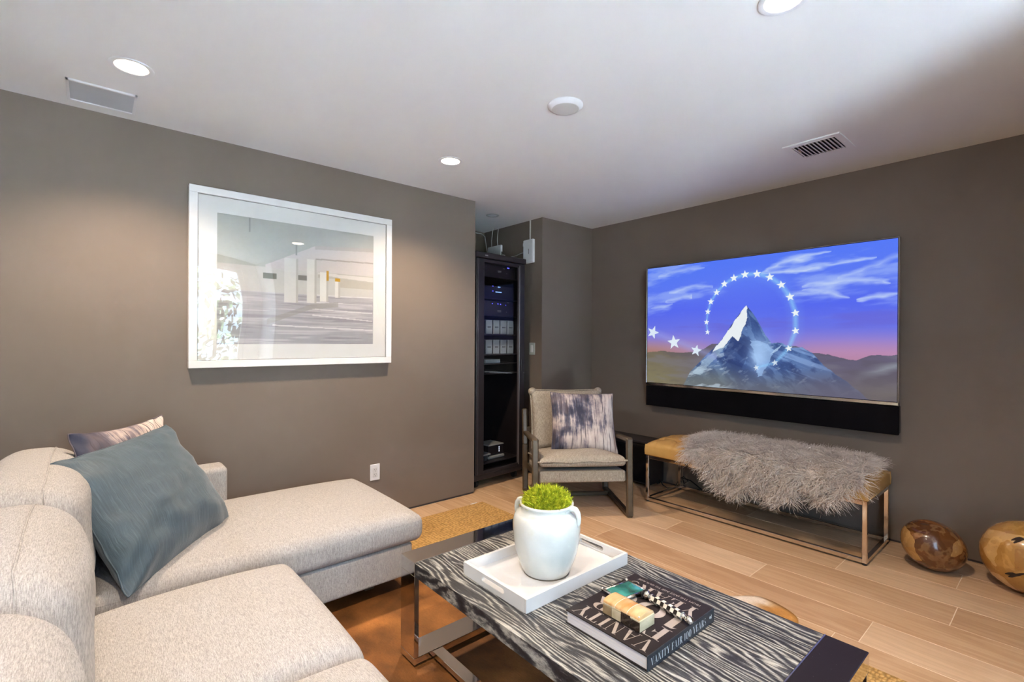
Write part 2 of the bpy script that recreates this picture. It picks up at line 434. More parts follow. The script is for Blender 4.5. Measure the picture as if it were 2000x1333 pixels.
# ------------------------------------------------------------------ helpers: meshes and objects
class MB:
    def __init__(s):
        s.v, s.f, s.uv, s.mi = [], [], None, None
    def add(s, vs, fs):
        o = len(s.v)
        s.v += [tuple(p) for p in vs]
        s.f += [tuple(i + o for i in f) for f in fs]
        return s
    def box(s, x0, x1, y0, y1, z0, z1):
        return s.add([(x0, y0, z0), (x1, y0, z0), (x1, y1, z0), (x0, y1, z0), (x0, y0, z1), (x1, y0, z1), (x1, y1, z1), (x0, y1, z1)],
                     [(0, 3, 2, 1), (4, 5, 6, 7), (0, 1, 5, 4), (1, 2, 6, 5), (2, 3, 7, 6), (3, 0, 4, 7)])
    def cbox(s, x0, x1, y0, y1, z0, z1, c=0.002, M=None):
        vs, idx = [], {}
        X, Y, Z = (x0, x1), (y0, y1), (z0, z1)
        for i in (0, 1):
            for j in (0, 1):
                for k in (0, 1):
                    p = (X[i], Y[j], Z[k])
                    d = [c if q == 0 else -c for q in (i, j, k)]
                    idx[i, j, k, 0] = len(vs); vs.append((p[0], p[1] + d[1], p[2] + d[2]))
                    idx[i, j, k, 1] = len(vs); vs.append((p[0] + d[0], p[1], p[2] + d[2]))
                    idx[i, j, k, 2] = len(vs); vs.append((p[0] + d[0], p[1] + d[1], p[2]))
        fs = []
        for i in (0, 1):
            fs.append([idx[i, 0, 0, 0], idx[i, 1, 0, 0], idx[i, 1, 1, 0], idx[i, 0, 1, 0]][::(1 if i else -1)])
            fs.append([idx[0, i, 0, 1], idx[1, i, 0, 1], idx[1, i, 1, 1], idx[0, i, 1, 1]][::(-1 if i else 1)])
            fs.append([idx[0, 0, i, 2], idx[1, 0, i, 2], idx[1, 1, i, 2], idx[0, 1, i, 2]][::(1 if i else -1)])
        for a in (0, 1):
            for b in (0, 1):
                fs.append([idx[a, b, 0, 0], idx[a, b, 0, 1], idx[a, b, 1, 1], idx[a, b, 1, 0]][::(-1 if a != b else 1)])
                fs.append([idx[a, 0, b, 0], idx[a, 0, b, 2], idx[a, 1, b, 2], idx[a, 1, b, 0]][::(1 if a != b else -1)])
                fs.append([idx[0, a, b, 1], idx[0, a, b, 2], idx[1, a, b, 2], idx[1, a, b, 1]][::(-1 if a != b else 1)])
        for i in (0, 1):
            for j in (0, 1):
                for k in (0, 1):
                    fs.append([idx[i, j, k, 0], idx[i, j, k, 1], idx[i, j, k, 2]][::(-1 if (i + j + k) % 2 == 0 else 1)])
        if M is not None:
            vs = [tuple(M @ Vector(p)) for p in vs]
        return s.add(vs, fs)
    def bar(s, p0, p1, side, w, t, c=0.003, ext=0.0):
        """straight bar of width w along 'side' and thickness t"""
        p0, p1 = Vector(p0), Vector(p1)
        d = (p1 - p0); L = d.length; d.normalize()
        sd = Vector(side); sd = (sd - d * sd.dot(d)).normalized()
        up = d.cross(sd)
        M = Matrix(((d.x, sd.x, up.x, p0.x), (d.y, sd.y, up.y, p0.y), (d.z, sd.z, up.z, p0.z), (0, 0, 0, 1)))
        return s.cbox(-ext, L + ext, -w / 2, w / 2, -t / 2, t / 2, c, M)
    def tube(s, pts, r, seg=8, closed=False, cap=True):
        P = [Vector(p) for p in pts]
        n = len(P)
        R = r if isinstance(r, (list, tuple)) else [r] * n
        tan = []
        for i in range(n):
            a = P[(i + 1) % n] if (closed or i < n - 1) else P[i]
            b = P[i - 1] if (closed or i > 0) else P[i]
            tan.append((a - b).normalized())
        ref = Vector((0, 0, 1)) if abs(tan[0].z) < 0.9 else Vector((1, 0, 0))
        u = (ref - tan[0] * ref.dot(tan[0])).normalized()
        vs = []
        for i in range(n):
            u = (u - tan[i] * u.dot(tan[i])).normalized()
            w = tan[i].cross(u)
            for k in range(seg):
                a = 2 * pi * k / seg
                vs.append(P[i] + (u * math.cos(a) + w * math.sin(a)) * R[i])
        fs = []
        for i in range(n if closed else n - 1):
            j = (i + 1) % n
            for k in range(seg):
                l = (k + 1) % seg
                fs.append((i * seg + k, i * seg + l, j * seg + l, j * seg + k))
        if cap and not closed:
            fs.append(tuple(range(seg))[::-1])
            fs.append(tuple(range((n - 1) * seg, n * seg)))
        return s.add(vs, fs)
    def lathe(s, prof, seg=32, c=(0, 0, 0), axis='z', capb=True, capt=True):
        vs, fs = [], []
        for r, z in prof:
            for k in range(seg):
                a = 2 * pi * k / seg
                p = (r * math.cos(a), r * math.sin(a), z)
                if axis == 'x':
                    p = (p[2], p[0], p[1])
                elif axis == 'y':
                    p = (p[1], p[2], p[0])
                vs.append((p[0] + c[0], p[1] + c[1], p[2] + c[2]))
        n = len(prof)
        for i in range(n - 1):
            for k in range(seg):
                l = (k + 1) % seg
                fs.append((i * seg + k, i * seg + l, (i + 1) * seg + l, (i + 1) * seg + k))
        if capb:
            fs.append(tuple(range(seg))[::-1])
        if capt:
            fs.append(tuple(range((n - 1) * seg, n * seg)))
        return s.add(vs, fs)
    def prism(s, poly, f0, f1):
        """poly 2d; f0/f1 map (a,b)->3d for the two caps"""
        n = len(poly)
        vs = [f0(*p) for p in poly] + [f1(*p) for p in poly]
        fs = [tuple(range(n))[::-1], tuple(range(n, 2 * n))]
        for i in range(n):
            j = (i + 1) % n
            fs.append((i, j, n + j, n + i))
        return s.add(vs, fs)
    def rbox(s, size, r, k=3, fn=None, sub=4, M=None):
        """rounded box centred on the origin, optional deform fn(x,y,z)->(x,y,z)"""
        hs = [q / 2 for q in size]
        ax = []
        for h in hs:
            rr = min(r, h * 0.999)
            inner = h - rr
            t = [inner + rr * math.tan(pi / 4 * i / k) for i in range(1, k + 1)]
            mid = [inner * (-1 + 2 * i / sub) for i in range(sub + 1)]
            ax.append([-q for q in reversed(t)] + mid + t)
        vid, vs, fs = {}, [], []
        def vert(p):
            key = tuple(round(q, 6) for q in p)
            if key in vid:
                return vid[key]
            c = [max(-(h - min(r, h * .999)), min(h - min(r, h * .999), q)) for q, h in zip(p, hs)]
            d = Vector([q - w for q, w in zip(p, c)])
            if d.length > 1e-9:
                d = d.normalized() * min(r, min(hs) * .999)
            q = (c[0] + d.x, c[1] + d.y, c[2] + d.z)
            if fn:
                q = fn(*q)
            if M is not None:
                q = tuple(M @ Vector(q))
            vid[key] = len(vs); vs.append(q)
            return vid[key]
        for a in range(3):
            b, c2 = (a + 1) % 3, (a + 2) % 3
            for sgn in (-1, 1):
                B, C = ax[b], ax[c2]
                for i in range(len(B) - 1):
                    for j in range(len(C) - 1):
                        quad = []
                        for (ii, jj) in ((i, j), (i + 1, j), (i + 1, j + 1), (i, j + 1)):
                            p = [0, 0, 0]; p[a] = sgn * hs[a]; p[b] = B[ii]; p[c2] = C[jj]
                            quad.append(vert(p))
                        fs.append(tuple(quad) if sgn > 0 else tuple(quad[::-1]))
        return s.add(vs, fs)

def build(name, mb, mat, parent=None, smooth=False, loc=None, rotz=None):
    me = bpy.data.meshes.new(name)
    me.from_pydata([tuple(p) for p in mb.v], [], mb.f)
    mats = mat if isinstance(mat, (list, tuple)) else [mat]
    for m in mats:
        me.materials.append(MT[m] if isinstance(m, str) else m)
    if mb.mi is not None:
        me.polygons.foreach_set('material_index', mb.mi)
    if mb.uv is not None:
        l = me.uv_layers.new(name='UVMap')
        li = np.empty(len(me.loops), dtype=np.int32)
        me.loops.foreach_get('vertex_index', li)
        l.data.foreach_set('uv', np.asarray(mb.uv, dtype=np.float32)[li].ravel())
    if smooth:
        me.polygons.foreach_set('use_smooth', [True] * len(me.polygons))
        if smooth != 'all':
            me.set_sharp_from_angle(angle=math.radians(smooth if isinstance(smooth, (int, float)) and smooth > 1 else 40))
    me.update()
    o = bpy.data.objects.new(name, me)
    COL.objects.link(o)
    if parent is not None:
        o.parent = parent
    if loc is not None:
        o.location = loc
    if rotz is not None:
        o.rotation_euler = (0, 0, rotz)
    return o

def tag(o, label, cat, group=None):
    o['label'] = label
    o['category'] = cat
    if group:
        o['group'] = group
    return o

def thing(name, label, cat, loc=(0, 0, 0), rotz=0.0, group=None):
    o = bpy.data.objects.new(name, None)
    o.empty_display_size = 0.1
    COL.objects.link(o)
    o.location = loc
    o.rotation_euler = (0, 0, rotz)
    return tag(o, label, cat, group)

def struct(name, mb, mat, parent=None, smooth=False):
    o = build(name, mb, mat, parent, smooth)
    if parent is None:
        o['kind'] = 'structure'
    return o

def copy_piece(o, loc=None, parent=None):
    c = o.copy()
    COL.objects.link(c)
    c.parent = parent if parent is not None else o.parent
    if loc is not None:
        c.location = loc
    return c

def set_colours(o, cols):
    """linear rgb per vertex"""
    me = o.data
    a = me.color_attributes.new('Col', 'FLOAT_COLOR', 'POINT')
    buf = np.ones((len(me.vertices), 4), dtype=np.float32)
    buf[:, :3] = cols
    a.data.foreach_set('color', buf.ravel())

def np_lin(c):
    c = np.clip(c, 0, 255) / 255.0
    return np.where(c <= 0.04045, c / 12.92, ((c + 0.055) / 1.055) ** 2.4)

# smooth value noise on numpy arrays
_perm = rng.random((64, 64))
def vnoise(x, y, seed=0):
    x = np.asarray(x, float) + seed * 7.31
    y = np.asarray(y, float) + seed * 3.77
    xi, yi = np.floor(x).astype(int), np.floor(y).astype(int)
    fx, fy = x - xi, y - yi
    fx, fy = fx * fx * (3 - 2 * fx), fy * fy * (3 - 2 * fy)
    g = lambda a, b: _perm[a % 64, b % 64]
    return (g(xi, yi) * (1 - fx) + g(xi + 1, yi) * fx) * (1 - fy) + (g(xi, yi + 1) * (1 - fx) + g(xi + 1, yi + 1) * fx) * fy
def fbm(x, y, seed=0, oct=4):
    s, a, t = 0, 0.5, 0
    for k in range(oct):
        s = s + a * vnoise(x * 2 ** k, y * 2 ** k, seed + k)
        t += a
        a *= 0.55
    return s / t
def inpoly(x, y, poly):
    m = np.zeros(np.shape(x), bool)
    n = len(poly)
    for i in range(n):
        x0, y0 = poly[i]
        x1, y1 = poly[(i + 1) % n]
        if y0 == y1:
            continue
        c = ((y0 > y) != (y1 > y)) & (x < (x1 - x0) * (y - y0) / (y1 - y0) + x0)
        m ^= c
    return m
def sstep(a, b, x):
    t = np.clip((x - a) / (b - a), 0, 1)
    return t * t * (3 - 2 * t)

# ------------------------------------------------------------------ the room
WT = 0.14
struct('ceiling', MB().box(XW - WT, XT + WT, YS - WT, YN + WT, CH, CH + 0.12), 'ceiling')

floor = struct('floor', MB().box(XW - WT, XT + WT, YS - WT, YN + WT, -0.10, -0.0012), 'oak_joint')
PW, PG = 0.23, 0.0014
plank_mesh = {}
def plank(x0, y0, y1):
    L = round(y1 - y0, 2)
    key = L
    x1 = min(x0 + PW, XT + WT)
    if key not in plank_mesh:
        o = build('plank', MB().cbox(-PW / 2 + PG, PW / 2 - PG, -L / 2 + PG, L / 2 - PG, -0.012, 0.0, 0.0012), 'oak', floor)
        plank_mesh[key] = o
    else:
        o = copy_piece(plank_mesh[key], parent=floor)
    o.location = (x0 + PW / 2, y0 + L / 2, 0)
joints = {0: 1.155, 1: 0.367, 2: 0.88, 3: 1.85, 4: 1.57, -1: 2.05, -2: 0.687}
for k in range(-22, 6):
    x0 = 2.71 + PW * k
    if x0 + PW < XW - 0.05:
        continue
    y = joints.get(k, random.uniform(0.0, 1.6))
    yend = YN if (x0 + PW > XN0 and x0 < XN1) else YP
    cuts = [y]
    rr = random.Random(k + 100)
    while cuts[-1] < yend:
        cuts.append(cuts[-1] + rr.choice([1.3, 1.45, 1.6, 1.8]))
    while cuts[0] > YS:
        cuts.insert(0, cuts[0] - rr.choice([1.3, 1.45, 1.6, 1.8]))
    for a, b in zip(cuts[:-1], cuts[1:]):
        a2, b2 = max(a, YS), min(b, yend)
        if b2 - a2 > 0.05:
            plank(x0, a2, b2)

RV = 0.014    # shadow gap under the walls
struct('wall_north', MB().box(XW - WT, XN0, YP, YP + WT, RV, CH).box(XN1, XT + WT, YP, YP + WT, RV, CH), 'wall')
struct('wall_east', MB().box(XT, XT + WT, YS - WT, YP, RV, CH), 'wall')
struct('wall_niche_left', MB().box(XN0 - WT, XN0, YP + WT, YN, RV, CH), 'wall')
struct('wall_niche_right', MB().box(XN1, XN1 + WT, YP + WT, YN, RV, CH), 'wall')
struct('wall_niche_back', MB().box(XN0 - WT, XN1 + WT, YN, YN + WT, RV, CH), 'wall')
struct('wall_west', MB().box(XW - WT, XW, YS - WT, YP, RV, CH), 'wall_pale')
struct('wall_south', MB().box(XW, WX0, YS - WT, YS, 0, CH).box(WX1, XT, YS - WT, YS, 0, CH).box(WX0, WX1, YS - WT, YS, WZ1, CH), 'wall_pale')
struct('added_shade_wall', MB().box(1.87, 2.01, YS, -0.88, 0, CH), 'wall_pale')  # unseen wall added to cast the diagonal shade on the ceiling
struct('baseboard_north', MB().box(XW, XN0 - 0.008, YP + 0.006, YP + 0.03, 0, RV + 0.002).box(XN1 + 0.008, XT, YP + 0.006, YP + 0.03, 0, RV + 0.002), 'reveal')
struct('baseboard_east', MB().box(XT + 0.006, XT + 0.03, YS, YP, 0, RV + 0.002), 'reveal')
struct('baseboard_niche', MB().box(XN0 - 0.03, XN0 - 0.006, YP + 0.03, YN, 0, RV + 0.002).box(XN1 + 0.006, XN1 + 0.03, YP + 0.03, YN, 0, RV + 0.002).box(XN0, XN1, YN + 0.006, YN + 0.03, 0, RV + 0.002), 'reveal')

# glazed doors in the south wall (seen only as reflections)
win = MB()
for x in (WX0 + 0.03, 0.05, WX1 - 0.03):
    win.box(x - 0.03, x + 0.03, YS - 0.10, YS - 0.04, 0.0, WZ1)
win.box(WX0, WX1, YS - 0.10, YS - 0.04, WZ1 - 0.06, WZ1).box(WX0, WX1, YS - 0.10, YS - 0.04, 0, 0.04)
w1 = struct('window_1', win, 'white')
for x0, x1 in ((WX0 + 0.06, 0.02), (0.08, WX1 - 0.06)):
    build('pane', MB().box(x0, x1, YS - 0.075, YS - 0.069, 0.04, WZ1 - 0.06), 'pane', w1)

# outdoors beyond the glass
struct('ground_outside', MB().box(-14, 14, -16, YS - WT, -0.2, -0.05), 'lawn')
struct('sun_bounce_slab', MB().prism([(1.22, -2.40), (0.50, -2.40), (-0.28, -4.2), (0.44, -4.2)], lambda a, b: (a, b, -0.06), lambda a, b: (a, b, 0.0)), 'bounce_stone')  # unseen strip, shaped and aimed to bounce sunlight onto the ceiling
def hedge(x0, x1, y, h, label, seed):
    t = thing('hedge', label, 'hedge', ((x0 + x1) / 2, y, -0.05))
    r = np.random.default_rng(seed)
    n = 2600
    P = np.stack([r.uniform(x0, x1, n) - (x0 + x1) / 2, r.normal(0, 0.28, n), r.uniform(0.05, h, n)], 1)
    P[:, 2] *= 0.85 + 0.3 * vnoise(P[:, 0] * 1.3, P[:, 1], seed)
    m = MB()
    for p in P:
        a = Vector(r.normal(0, 1, 3)).normalized() * 0.10
        b = Vector(r.normal(0, 1, 3)).normalized() * 0.06
        q = Vector(p)
        m.add([q - a, q + b, q + a, q - b], [(0, 1, 2, 3)])
    lf = build('foliage', m, 'leaf', t)
    lf['kind'] = 'stuff'
    for i in range(5):
        x = (x0 - x1) / 2 + (i + 0.5) * (x1 - x0) / 5
        build('stem', MB().tube([(x, 0, 0), (x + 0.05, 0.03, h * 0.5), (x, 0, h * 0.8)], [0.05, 0.04, 0.02], 6), 'bark', t)
hedge(-6, 1.2, -8.2, 2.2, 'tall leafy hedge beyond the glass doors, left of the gap', 11)
hedge(1.6, 7, -7.4, 2.7, 'taller leafy hedge beyond the glass doors, right of the gap', 12)

# ------------------------------------------------------------------ ceiling fittings
def downlight(x, y, label, on=True, r=0.079):
    t = thing('ceiling_downlight', label, 'ceiling light', (x, y, CH), group='recessed ceiling downlights')
    ring = [(r, 0.0), (r, -0.003), (r - 0.006, -0.006), (r - 0.019, -0.003), (r - 0.024, 0.006)]
    build('trim', MB().lathe(ring, 40, capb=False, capt=False), 'white' if on else 'silver', t, True)
    build('lens', MB().lathe([(r - 0.022, -0.0015), (r * 0.4, -0.004), (0.002, -0.005)], 32, capb=False), 'lamp' if on else 'lamp_off', t, 'all')
    if on:
        d = bpy.data.lights.new('downlight_beam', 'SPOT')
        d.energy = 108.0
        d.color = (1.0, 0.79, 0.57)
        d.spot_size = math.radians(128)
        d.spot_blend = 0.75
        d.shadow_soft_size = 0.05
        l = bpy.data.objects.new('downlight_beam', d)
        COL.objects.link(l)
        l.parent = t
        l.location = (0, 0, -0.02)
    return t
downlight(0.112, 2.632, 'lit round ceiling downlight beside the square flush speaker')
downlight(1.738, 2.645, 'lit round ceiling downlight nearest the equipment niche')
downlight(1.761, 0.651, 'lit round ceiling downlight cut by the top edge of the photo')
downlight(0.112, 0.651, 'lit round ceiling downlight above the camera, seen only in the picture glass')
downlight(2.790, 3.535, 'small unlit ceiling downlight inside the equipment niche', on=False, r=0.062)

t = thing('smoke_detector', 'round white domed detector in the middle of the ceiling', 'detector', (1.748, 1.643, CH))
build('rim', MB().lathe([(0.087, 0), (0.087, -0.004), (0.075, -0.016), (0.066, -0.020)], 48, capb=False, capt=False), 'white', t, True)
build('cover', MB().lathe([(0.066, -0.0195), (0.060, -0.0215), (0.03, -0.0225), (0.002, -0.023)], 48, capb=False), plain('detector_cover', (0.58, 0.57, 0.55), 0.6, var=0.02), t, True)

t = thing('flush_speaker', 'square flush ceiling speaker with grey grille by the picture wall', 'speaker', (0.020, 3.047, CH))
build('grille', MB().cbox(-0.118, 0.118, -0.112, 0.112, -0.004, 0.02, 0.001), 'grille', t)
fr = MB()
for a in (-1, 1):
    fr.cbox(-0.127, 0.127, min(a * 0.124, a * 0.113), max(a * 0.124, a * 0.113), -0.009, 0, 0.001)
    fr.cbox(min(a * 0.128, a * 0.117), max(a * 0.128, a * 0.117), -0.124, 0.124, -0.009, 0, 0.001)
build('frame', fr, 'white', t)

t = thing('air_vent', 'white louvred ceiling air vent near the television wall', 'vent', (3.243, 1.0, CH))
m = MB()
A, B, a, b = 0.150, 0.148, 0.108, 0.112
for s_ in (-1, 1):
    m.cbox(min(s_ * A, s_ * a), max(s_ * A, s_ * a), -b, b, -0.008, 0.0, 0.0005)
    m.cbox(-A, A, min(s_ * B, s_ * b), max(s_ * B, s_ * b), -0.008, 0.0, 0.0005)
build('frame', m, 'ceiling', t)
build('duct', MB().box(-a, a, -b, b, -0.001, 0.0005), 'black', t)
sl = MB()
M0 = Matrix.Rotation(math.radians(35), 4, 'X')
sl.cbox(-a, a, -0.011, 0.011, -0.0008, 0.0008, 0.0004, M0)
sl0 = build('slat', sl, 'ceiling', t)
sl0.location = (0, -b + 0.012, -0.008)
for k in range(1, 11):
    copy_piece(sl0, (0, -b + 0.012 + k * 0.0200, -0.008), t)
build('damper_lever', MB().tube([(-0.07, 0.085, -0.012), (-0.05, 0.075, -0.026)], 0.0025, 6), 'steel', t)
for y in (-0.130, 0.130):
    build('screw', MB().lathe([(0.005, -0.0085), (0.004, -0.0105), (0.001, -0.011)], 10, (0, y, 0)), 'white', t)

# ------------------------------------------------------------------ framed picture
PX0, PX1, PZ0, PZ1 = 0.392, 1.622, 1.114, 2.148
t = thing('framed_picture', 'large white-framed pale photograph behind acrylic on the brown wall', 'picture', ((PX0 + PX1) / 2, YP, PZ0))
px, pz = (PX1 - PX0) / 2, PZ1 - PZ0
fw_ = 0.042
for nm, bx in (('frame_rail', (-px, px, 0, fw_)), ('frame_rail', (-px, px, pz - fw_, pz)), ('frame_stile', (-px, -px + fw_, fw_, pz - fw_)), ('frame_stile', (px - fw_, px, fw_, pz - fw_))):
    build(nm, MB().cbox(bx[0], bx[1], -0.046, -0.002, bx[2], bx[3], 0.002), 'frame_white', t)
build('shadow_lip', MB().box(-px + fw_ - 0.003, px - fw_ + 0.003, -0.0325, -0.030, fw_ - 0.003, pz - fw_ + 0.003), 'reveal', t)
mx0, mx1, mz0, mz1 = 0.5295 - (PX0 + PX1) / 2, 1.4845 - (PX0 + PX1) / 2, 1.250 - PZ0, 2.0115 - PZ0
mat_ = MB()
mm = 0.0025
mat_.box(-px + fw_ + mm, mx0, -0.036, -0.033, fw_ + mm, pz - fw_ - mm).box(mx1, px - fw_ - mm, -0.036, -0.033, fw_ + mm, pz - fw_ - mm)
mat_.box(mx0, mx1, -0.036, -0.033, fw_ + mm, mz0).box(mx0, mx1, -0.036, -0.033, mz1, pz - fw_ - mm)
build('mat_board', mat_, 'mat_board', t)
# the print: a pale, empty parking hall
NU, NV = 300, 240
U, V = np.meshgrid(np.linspace(0, 1, NU), np.linspace(0, 1, NV))
C = np.zeros((NV, NU, 3))
def lay(mask, col, k=1.0):
    mk = (mask.astype(float) * k)[..., None]
    C[:] = C * (1 - mk) + np.array(col, float) * mk
C[:] = np.array((176, 178, 172))
lay(sstep(0.35, 1.0, U), (190, 188, 186), 0.8)
lay(V > 0.62 + 0.0 * U, (178, 181, 175), 0.6)
lay(inpoly(U, V, [(0.27, 0.64), (0.583, 0.84), (1.01, 0.885), (1.01, 0.61), (0.589, 0.62), (0.27, 0.60)]), (206, 199, 198))
lay(inpoly(U, V, [(0.58, 0.84), (1.01, 0.885), (1.01, 0.85), (0.58, 0.81)]), (186, 180, 176))
lay(inpoly(U, V, [(0.584, 0.735), (1.01, 0.752), (1.01, 0.74), (0.584, 0.722)]), (168, 160, 156))
lay(V < 0.62, (203, 200, 196), 0.9)
lay((V < 0.62) & (V > 0.57) & (U > 0.6), (186, 182, 174))
lay(inpoly(U, V, [(0.60, 0.617), (1.01, 0.611), (1.01, 0.57), (0.75, 0.585), (0.60, 0.60)]), (214, 209, 205))
lay((V < 0.575) & (V > 0.53) & (U > 0.255) & (U < 0.336), (112, 116, 108))
lay((V < 0.578) & (V > 0.536) & (U > 0.469) & (U < 0.528), (126, 124, 118))
lay((V < 0.57) & (V > 0.50) & (U > 0.755), (186, 180, 170))
lay(V < 0.42, (176, 172, 178))
lay((V < 0.42) * sstep(0.42, 0.0, V), (158, 158, 166), 0.7)
st = fbm(U * 3, V * 60, 5, 3)
lay((V < 0.42) * sstep(0.56, 0.72, st), (214, 211, 214), 0.55)
lay((V < 0.42) * sstep(0.42, 0.30, st), (132, 128, 136), 0.5)
for (x0, y0), (x1, y1), w_ in (((0.595, 0.42), (1.0, 0.424), 0.004), ((0.314, 0.154), (0.997, 0.125), 0.006), ((0.565, 0.299), (0.996, 0.281), 0.004), ((0.565, 0.247), (0.996, 0.21), 0.005), ((0.40, 0.36), (0.99, 0.355), 0.003)):
    yy = y0 + (U - x0) / (x1 - x0) * (y1 - y0)
    lay((np.abs(V - yy) < w_) & (U > x0) & (U < x1), (228, 226, 226), 0.8)
yy = 0.19 + (U - 0.30) * 0.50
lay((np.abs(V - yy + 0.35 * np.clip(U - 0.56, 0, 1)) < 0.022) & (U > 0.28) & (U < 0.74) & (V < 0.4), (158, 154, 150), 0.7)
for x0, x1, z0_, z1_, c_ in ((0.382, 0.470, 0.345, 0.713, (216, 213, 209)), (0.527, 0.590, 0.35, 0.721, (222, 219, 214)), (0.615, 0.669, 0.365, 0.621, (228, 225, 220)), (0.716, 0.754, 0.406, 0.56, (226, 223, 218))):
    lay((U > x0) & (U < x1) & (V > z0_) & (V < z1_), c_)
    lay((U > x1 - 0.012) & (U < x1) & (V > z0_) & (V < z1_), (188, 184, 178))
lay((U > 0.657) & (U < 0.673) & (V > 0.55) & (V < 0.636), (196, 152, 36))
lay((U > 0.716) & (U < 0.754) & (V > 0.552) & (V < 0.579), (204, 158, 30))
for x_, z0_, z1_ in ((0.176, 0.884, 1.0), (0.458, 0.743, 0.86)):
    lay((np.abs(U - x_) < 0.005) & (V > z0_) & (V < z1_), (150, 152, 148))
C += (fbm(U * 90, V * 90, 3, 2)[..., None] - 0.5) * 6
pr = MB()
pr.v = np.stack([mx0 + U.ravel() * (mx1 - mx0), np.full(U.size, -0.0335), mz0 + V.ravel() * (mz1 - mz0)], 1).tolist()
ii = (np.arange(NV - 1)[:, None] * NU + np.arange(NU - 1)[None]).ravel()
pr.f = np.stack([ii, ii + 1, ii + NU + 1, ii + NU], 1).tolist()
set_colours(build('print', pr, 'print', t), np_lin(C.reshape(-1, 3)))
build('glazing', MB().box(-px + fw_, px - fw_, -0.0395, -0.0375, fw_, pz - fw_), 'acrylic', t)

# ------------------------------------------------------------------ television and soundbar
TX = 3.813
TY0, TY1, TZ0, TZ1 = 0.722, 2.556, 0.884, 1.946     # y from right edge to left edge
t = thing('television', 'large wall-mounted television showing a starry mountain logo', 'television', (TX, (TY0 + TY1) / 2, TZ0))
hw, hh = (TY1 - TY0) / 2, TZ1 - TZ0
build('body', MB().cbox(0.006, 0.040, -hw + 0.002, hw - 0.002, 0.004, hh - 0.002, 0.003), 'black', t)
build('mount', MB().box(0.040, XT - TX - 0.001, -0.35, 0.35, 0.25, 0.75), 'black', t)
bz = MB()
bz.cbox(-0.002, 0.030, -hw, -hw + 0.005, 0, hh, 0.0012).cbox(-0.002, 0.030, hw - 0.005, hw, 0, hh, 0.0012).cbox(-0.002, 0.030, -hw, hw, hh - 0.004, hh, 0.0012)
build('bezel', bz, 'steel', t)
build('chin_strip', MB().cbox(-0.006, 0.030, -hw, hw, 0, 0.021, 0.002), 'chrome_b', t)
build('screen_border', MB().box(0.0025, 0.006, -hw + 0.005, hw - 0.005, 0.021, hh - 0.004), 'black', t)
NU, NV = 600, 340
U, V = np.meshgrid(np.linspace(0, 1, NU), np.linspace(0, 1, NV))
ASP = 1.76
C = np.zeros((NV, NU, 3))
sky_stops = [(0.20, (176, 130, 140)), (0.30, (176, 140, 186)), (0.38, (140, 130, 222)), (0.47, (108, 118, 236)), (0.62, (88, 108, 246)), (0.80, (94, 124, 250)), (1.0, (84, 122, 252))]
for ch in range(3):
    C[..., ch] = np.interp(V, [q[0] for q in sky_stops], [q[1][ch] for q in sky_stops])
lay(sstep(0.32, 0.0, U) * sstep(0.42, 0.24, V), (176, 128, 96), 0.7)
lay(sstep(0.45, 0.95, U) * sstep(0.46, 0.28, V), (204, 144, 182), 0.5)
lay(sstep(0.25, 0.5, U) * sstep(0.75, 0.5, U) * sstep(0.85, 0.6, V), (94, 118, 246), 0.5)
cl = fbm(U * 4 + V * 2.0, V * 11 - U * 2.2, 21, 5)
lay(sstep(0.52, 0.75, cl) * sstep(0.5, 0.62, V), (172, 196, 255), 0.55)
lay(sstep(0.50, 0.70, fbm(U * 3, V * 12, 33, 4)) * sstep(0.40, 0.47, V) * sstep(0.62, 0.52, V), (110, 104, 214), 0.5)
def wisp(x0, y0, x1, y1, th, k, bulge=0.0, seed=1):
    s = (U - x0) / (x1 - x0)
    yy = y0 + s * (y1 - y0) + bulge * np.sin(np.clip(s, 0, 1) * pi)
    n = fbm(U * 16, V * 30, seed, 3)
    prof = np.clip(np.sin(np.clip(s, 0, 1) * pi), 0, 1) ** 0.7
    d = np.abs(V - yy + (n - 0.5) * 0.05) / (th * (0.25 + prof))
    lay(np.clip(1 - d, 0, 1) * ((s > 0) & (s < 1)) * (0.5 + n), (208, 226, 255), k)
wisp(0.545, 0.868, 0.80, 0.965, 0.030, 0.8, 0.02, 2)
wisp(0.545, 0.868, 0.94, 0.90, 0.022, 0.7, -0.01, 3)
wisp(0.70, 0.74, 0.98, 0.735, 0.035, 0.75, 0.02, 4)
wisp(0.70, 0.72, 0.86, 0.655, 0.028, 0.65, 0.01, 5)
wisp(0.88, 0.64, 1.01, 0.66, 0.020, 0.75, 0.0, 6)
wisp(0.82, 0.78, 1.02, 0.90, 0.030, 0.5, 0.0, 7)
wisp(0.06, 0.92, 0.30, 0.955, 0.035, 0.5, 0.02, 8)
wisp(0.12, 0.77, 0.34, 0.795, 0.030, 0.6, 0.02, 9)
wisp(0.10, 0.69, 0.24, 0.735, 0.022, 0.6, 0.0, 10)
wisp(0.02, 0.65, 0.14, 0.68, 0.022, 0.45, 0.0, 11)
wisp(0.64, 0.70, 0.76, 0.68, 0.020, 0.45, 0.01, 12)
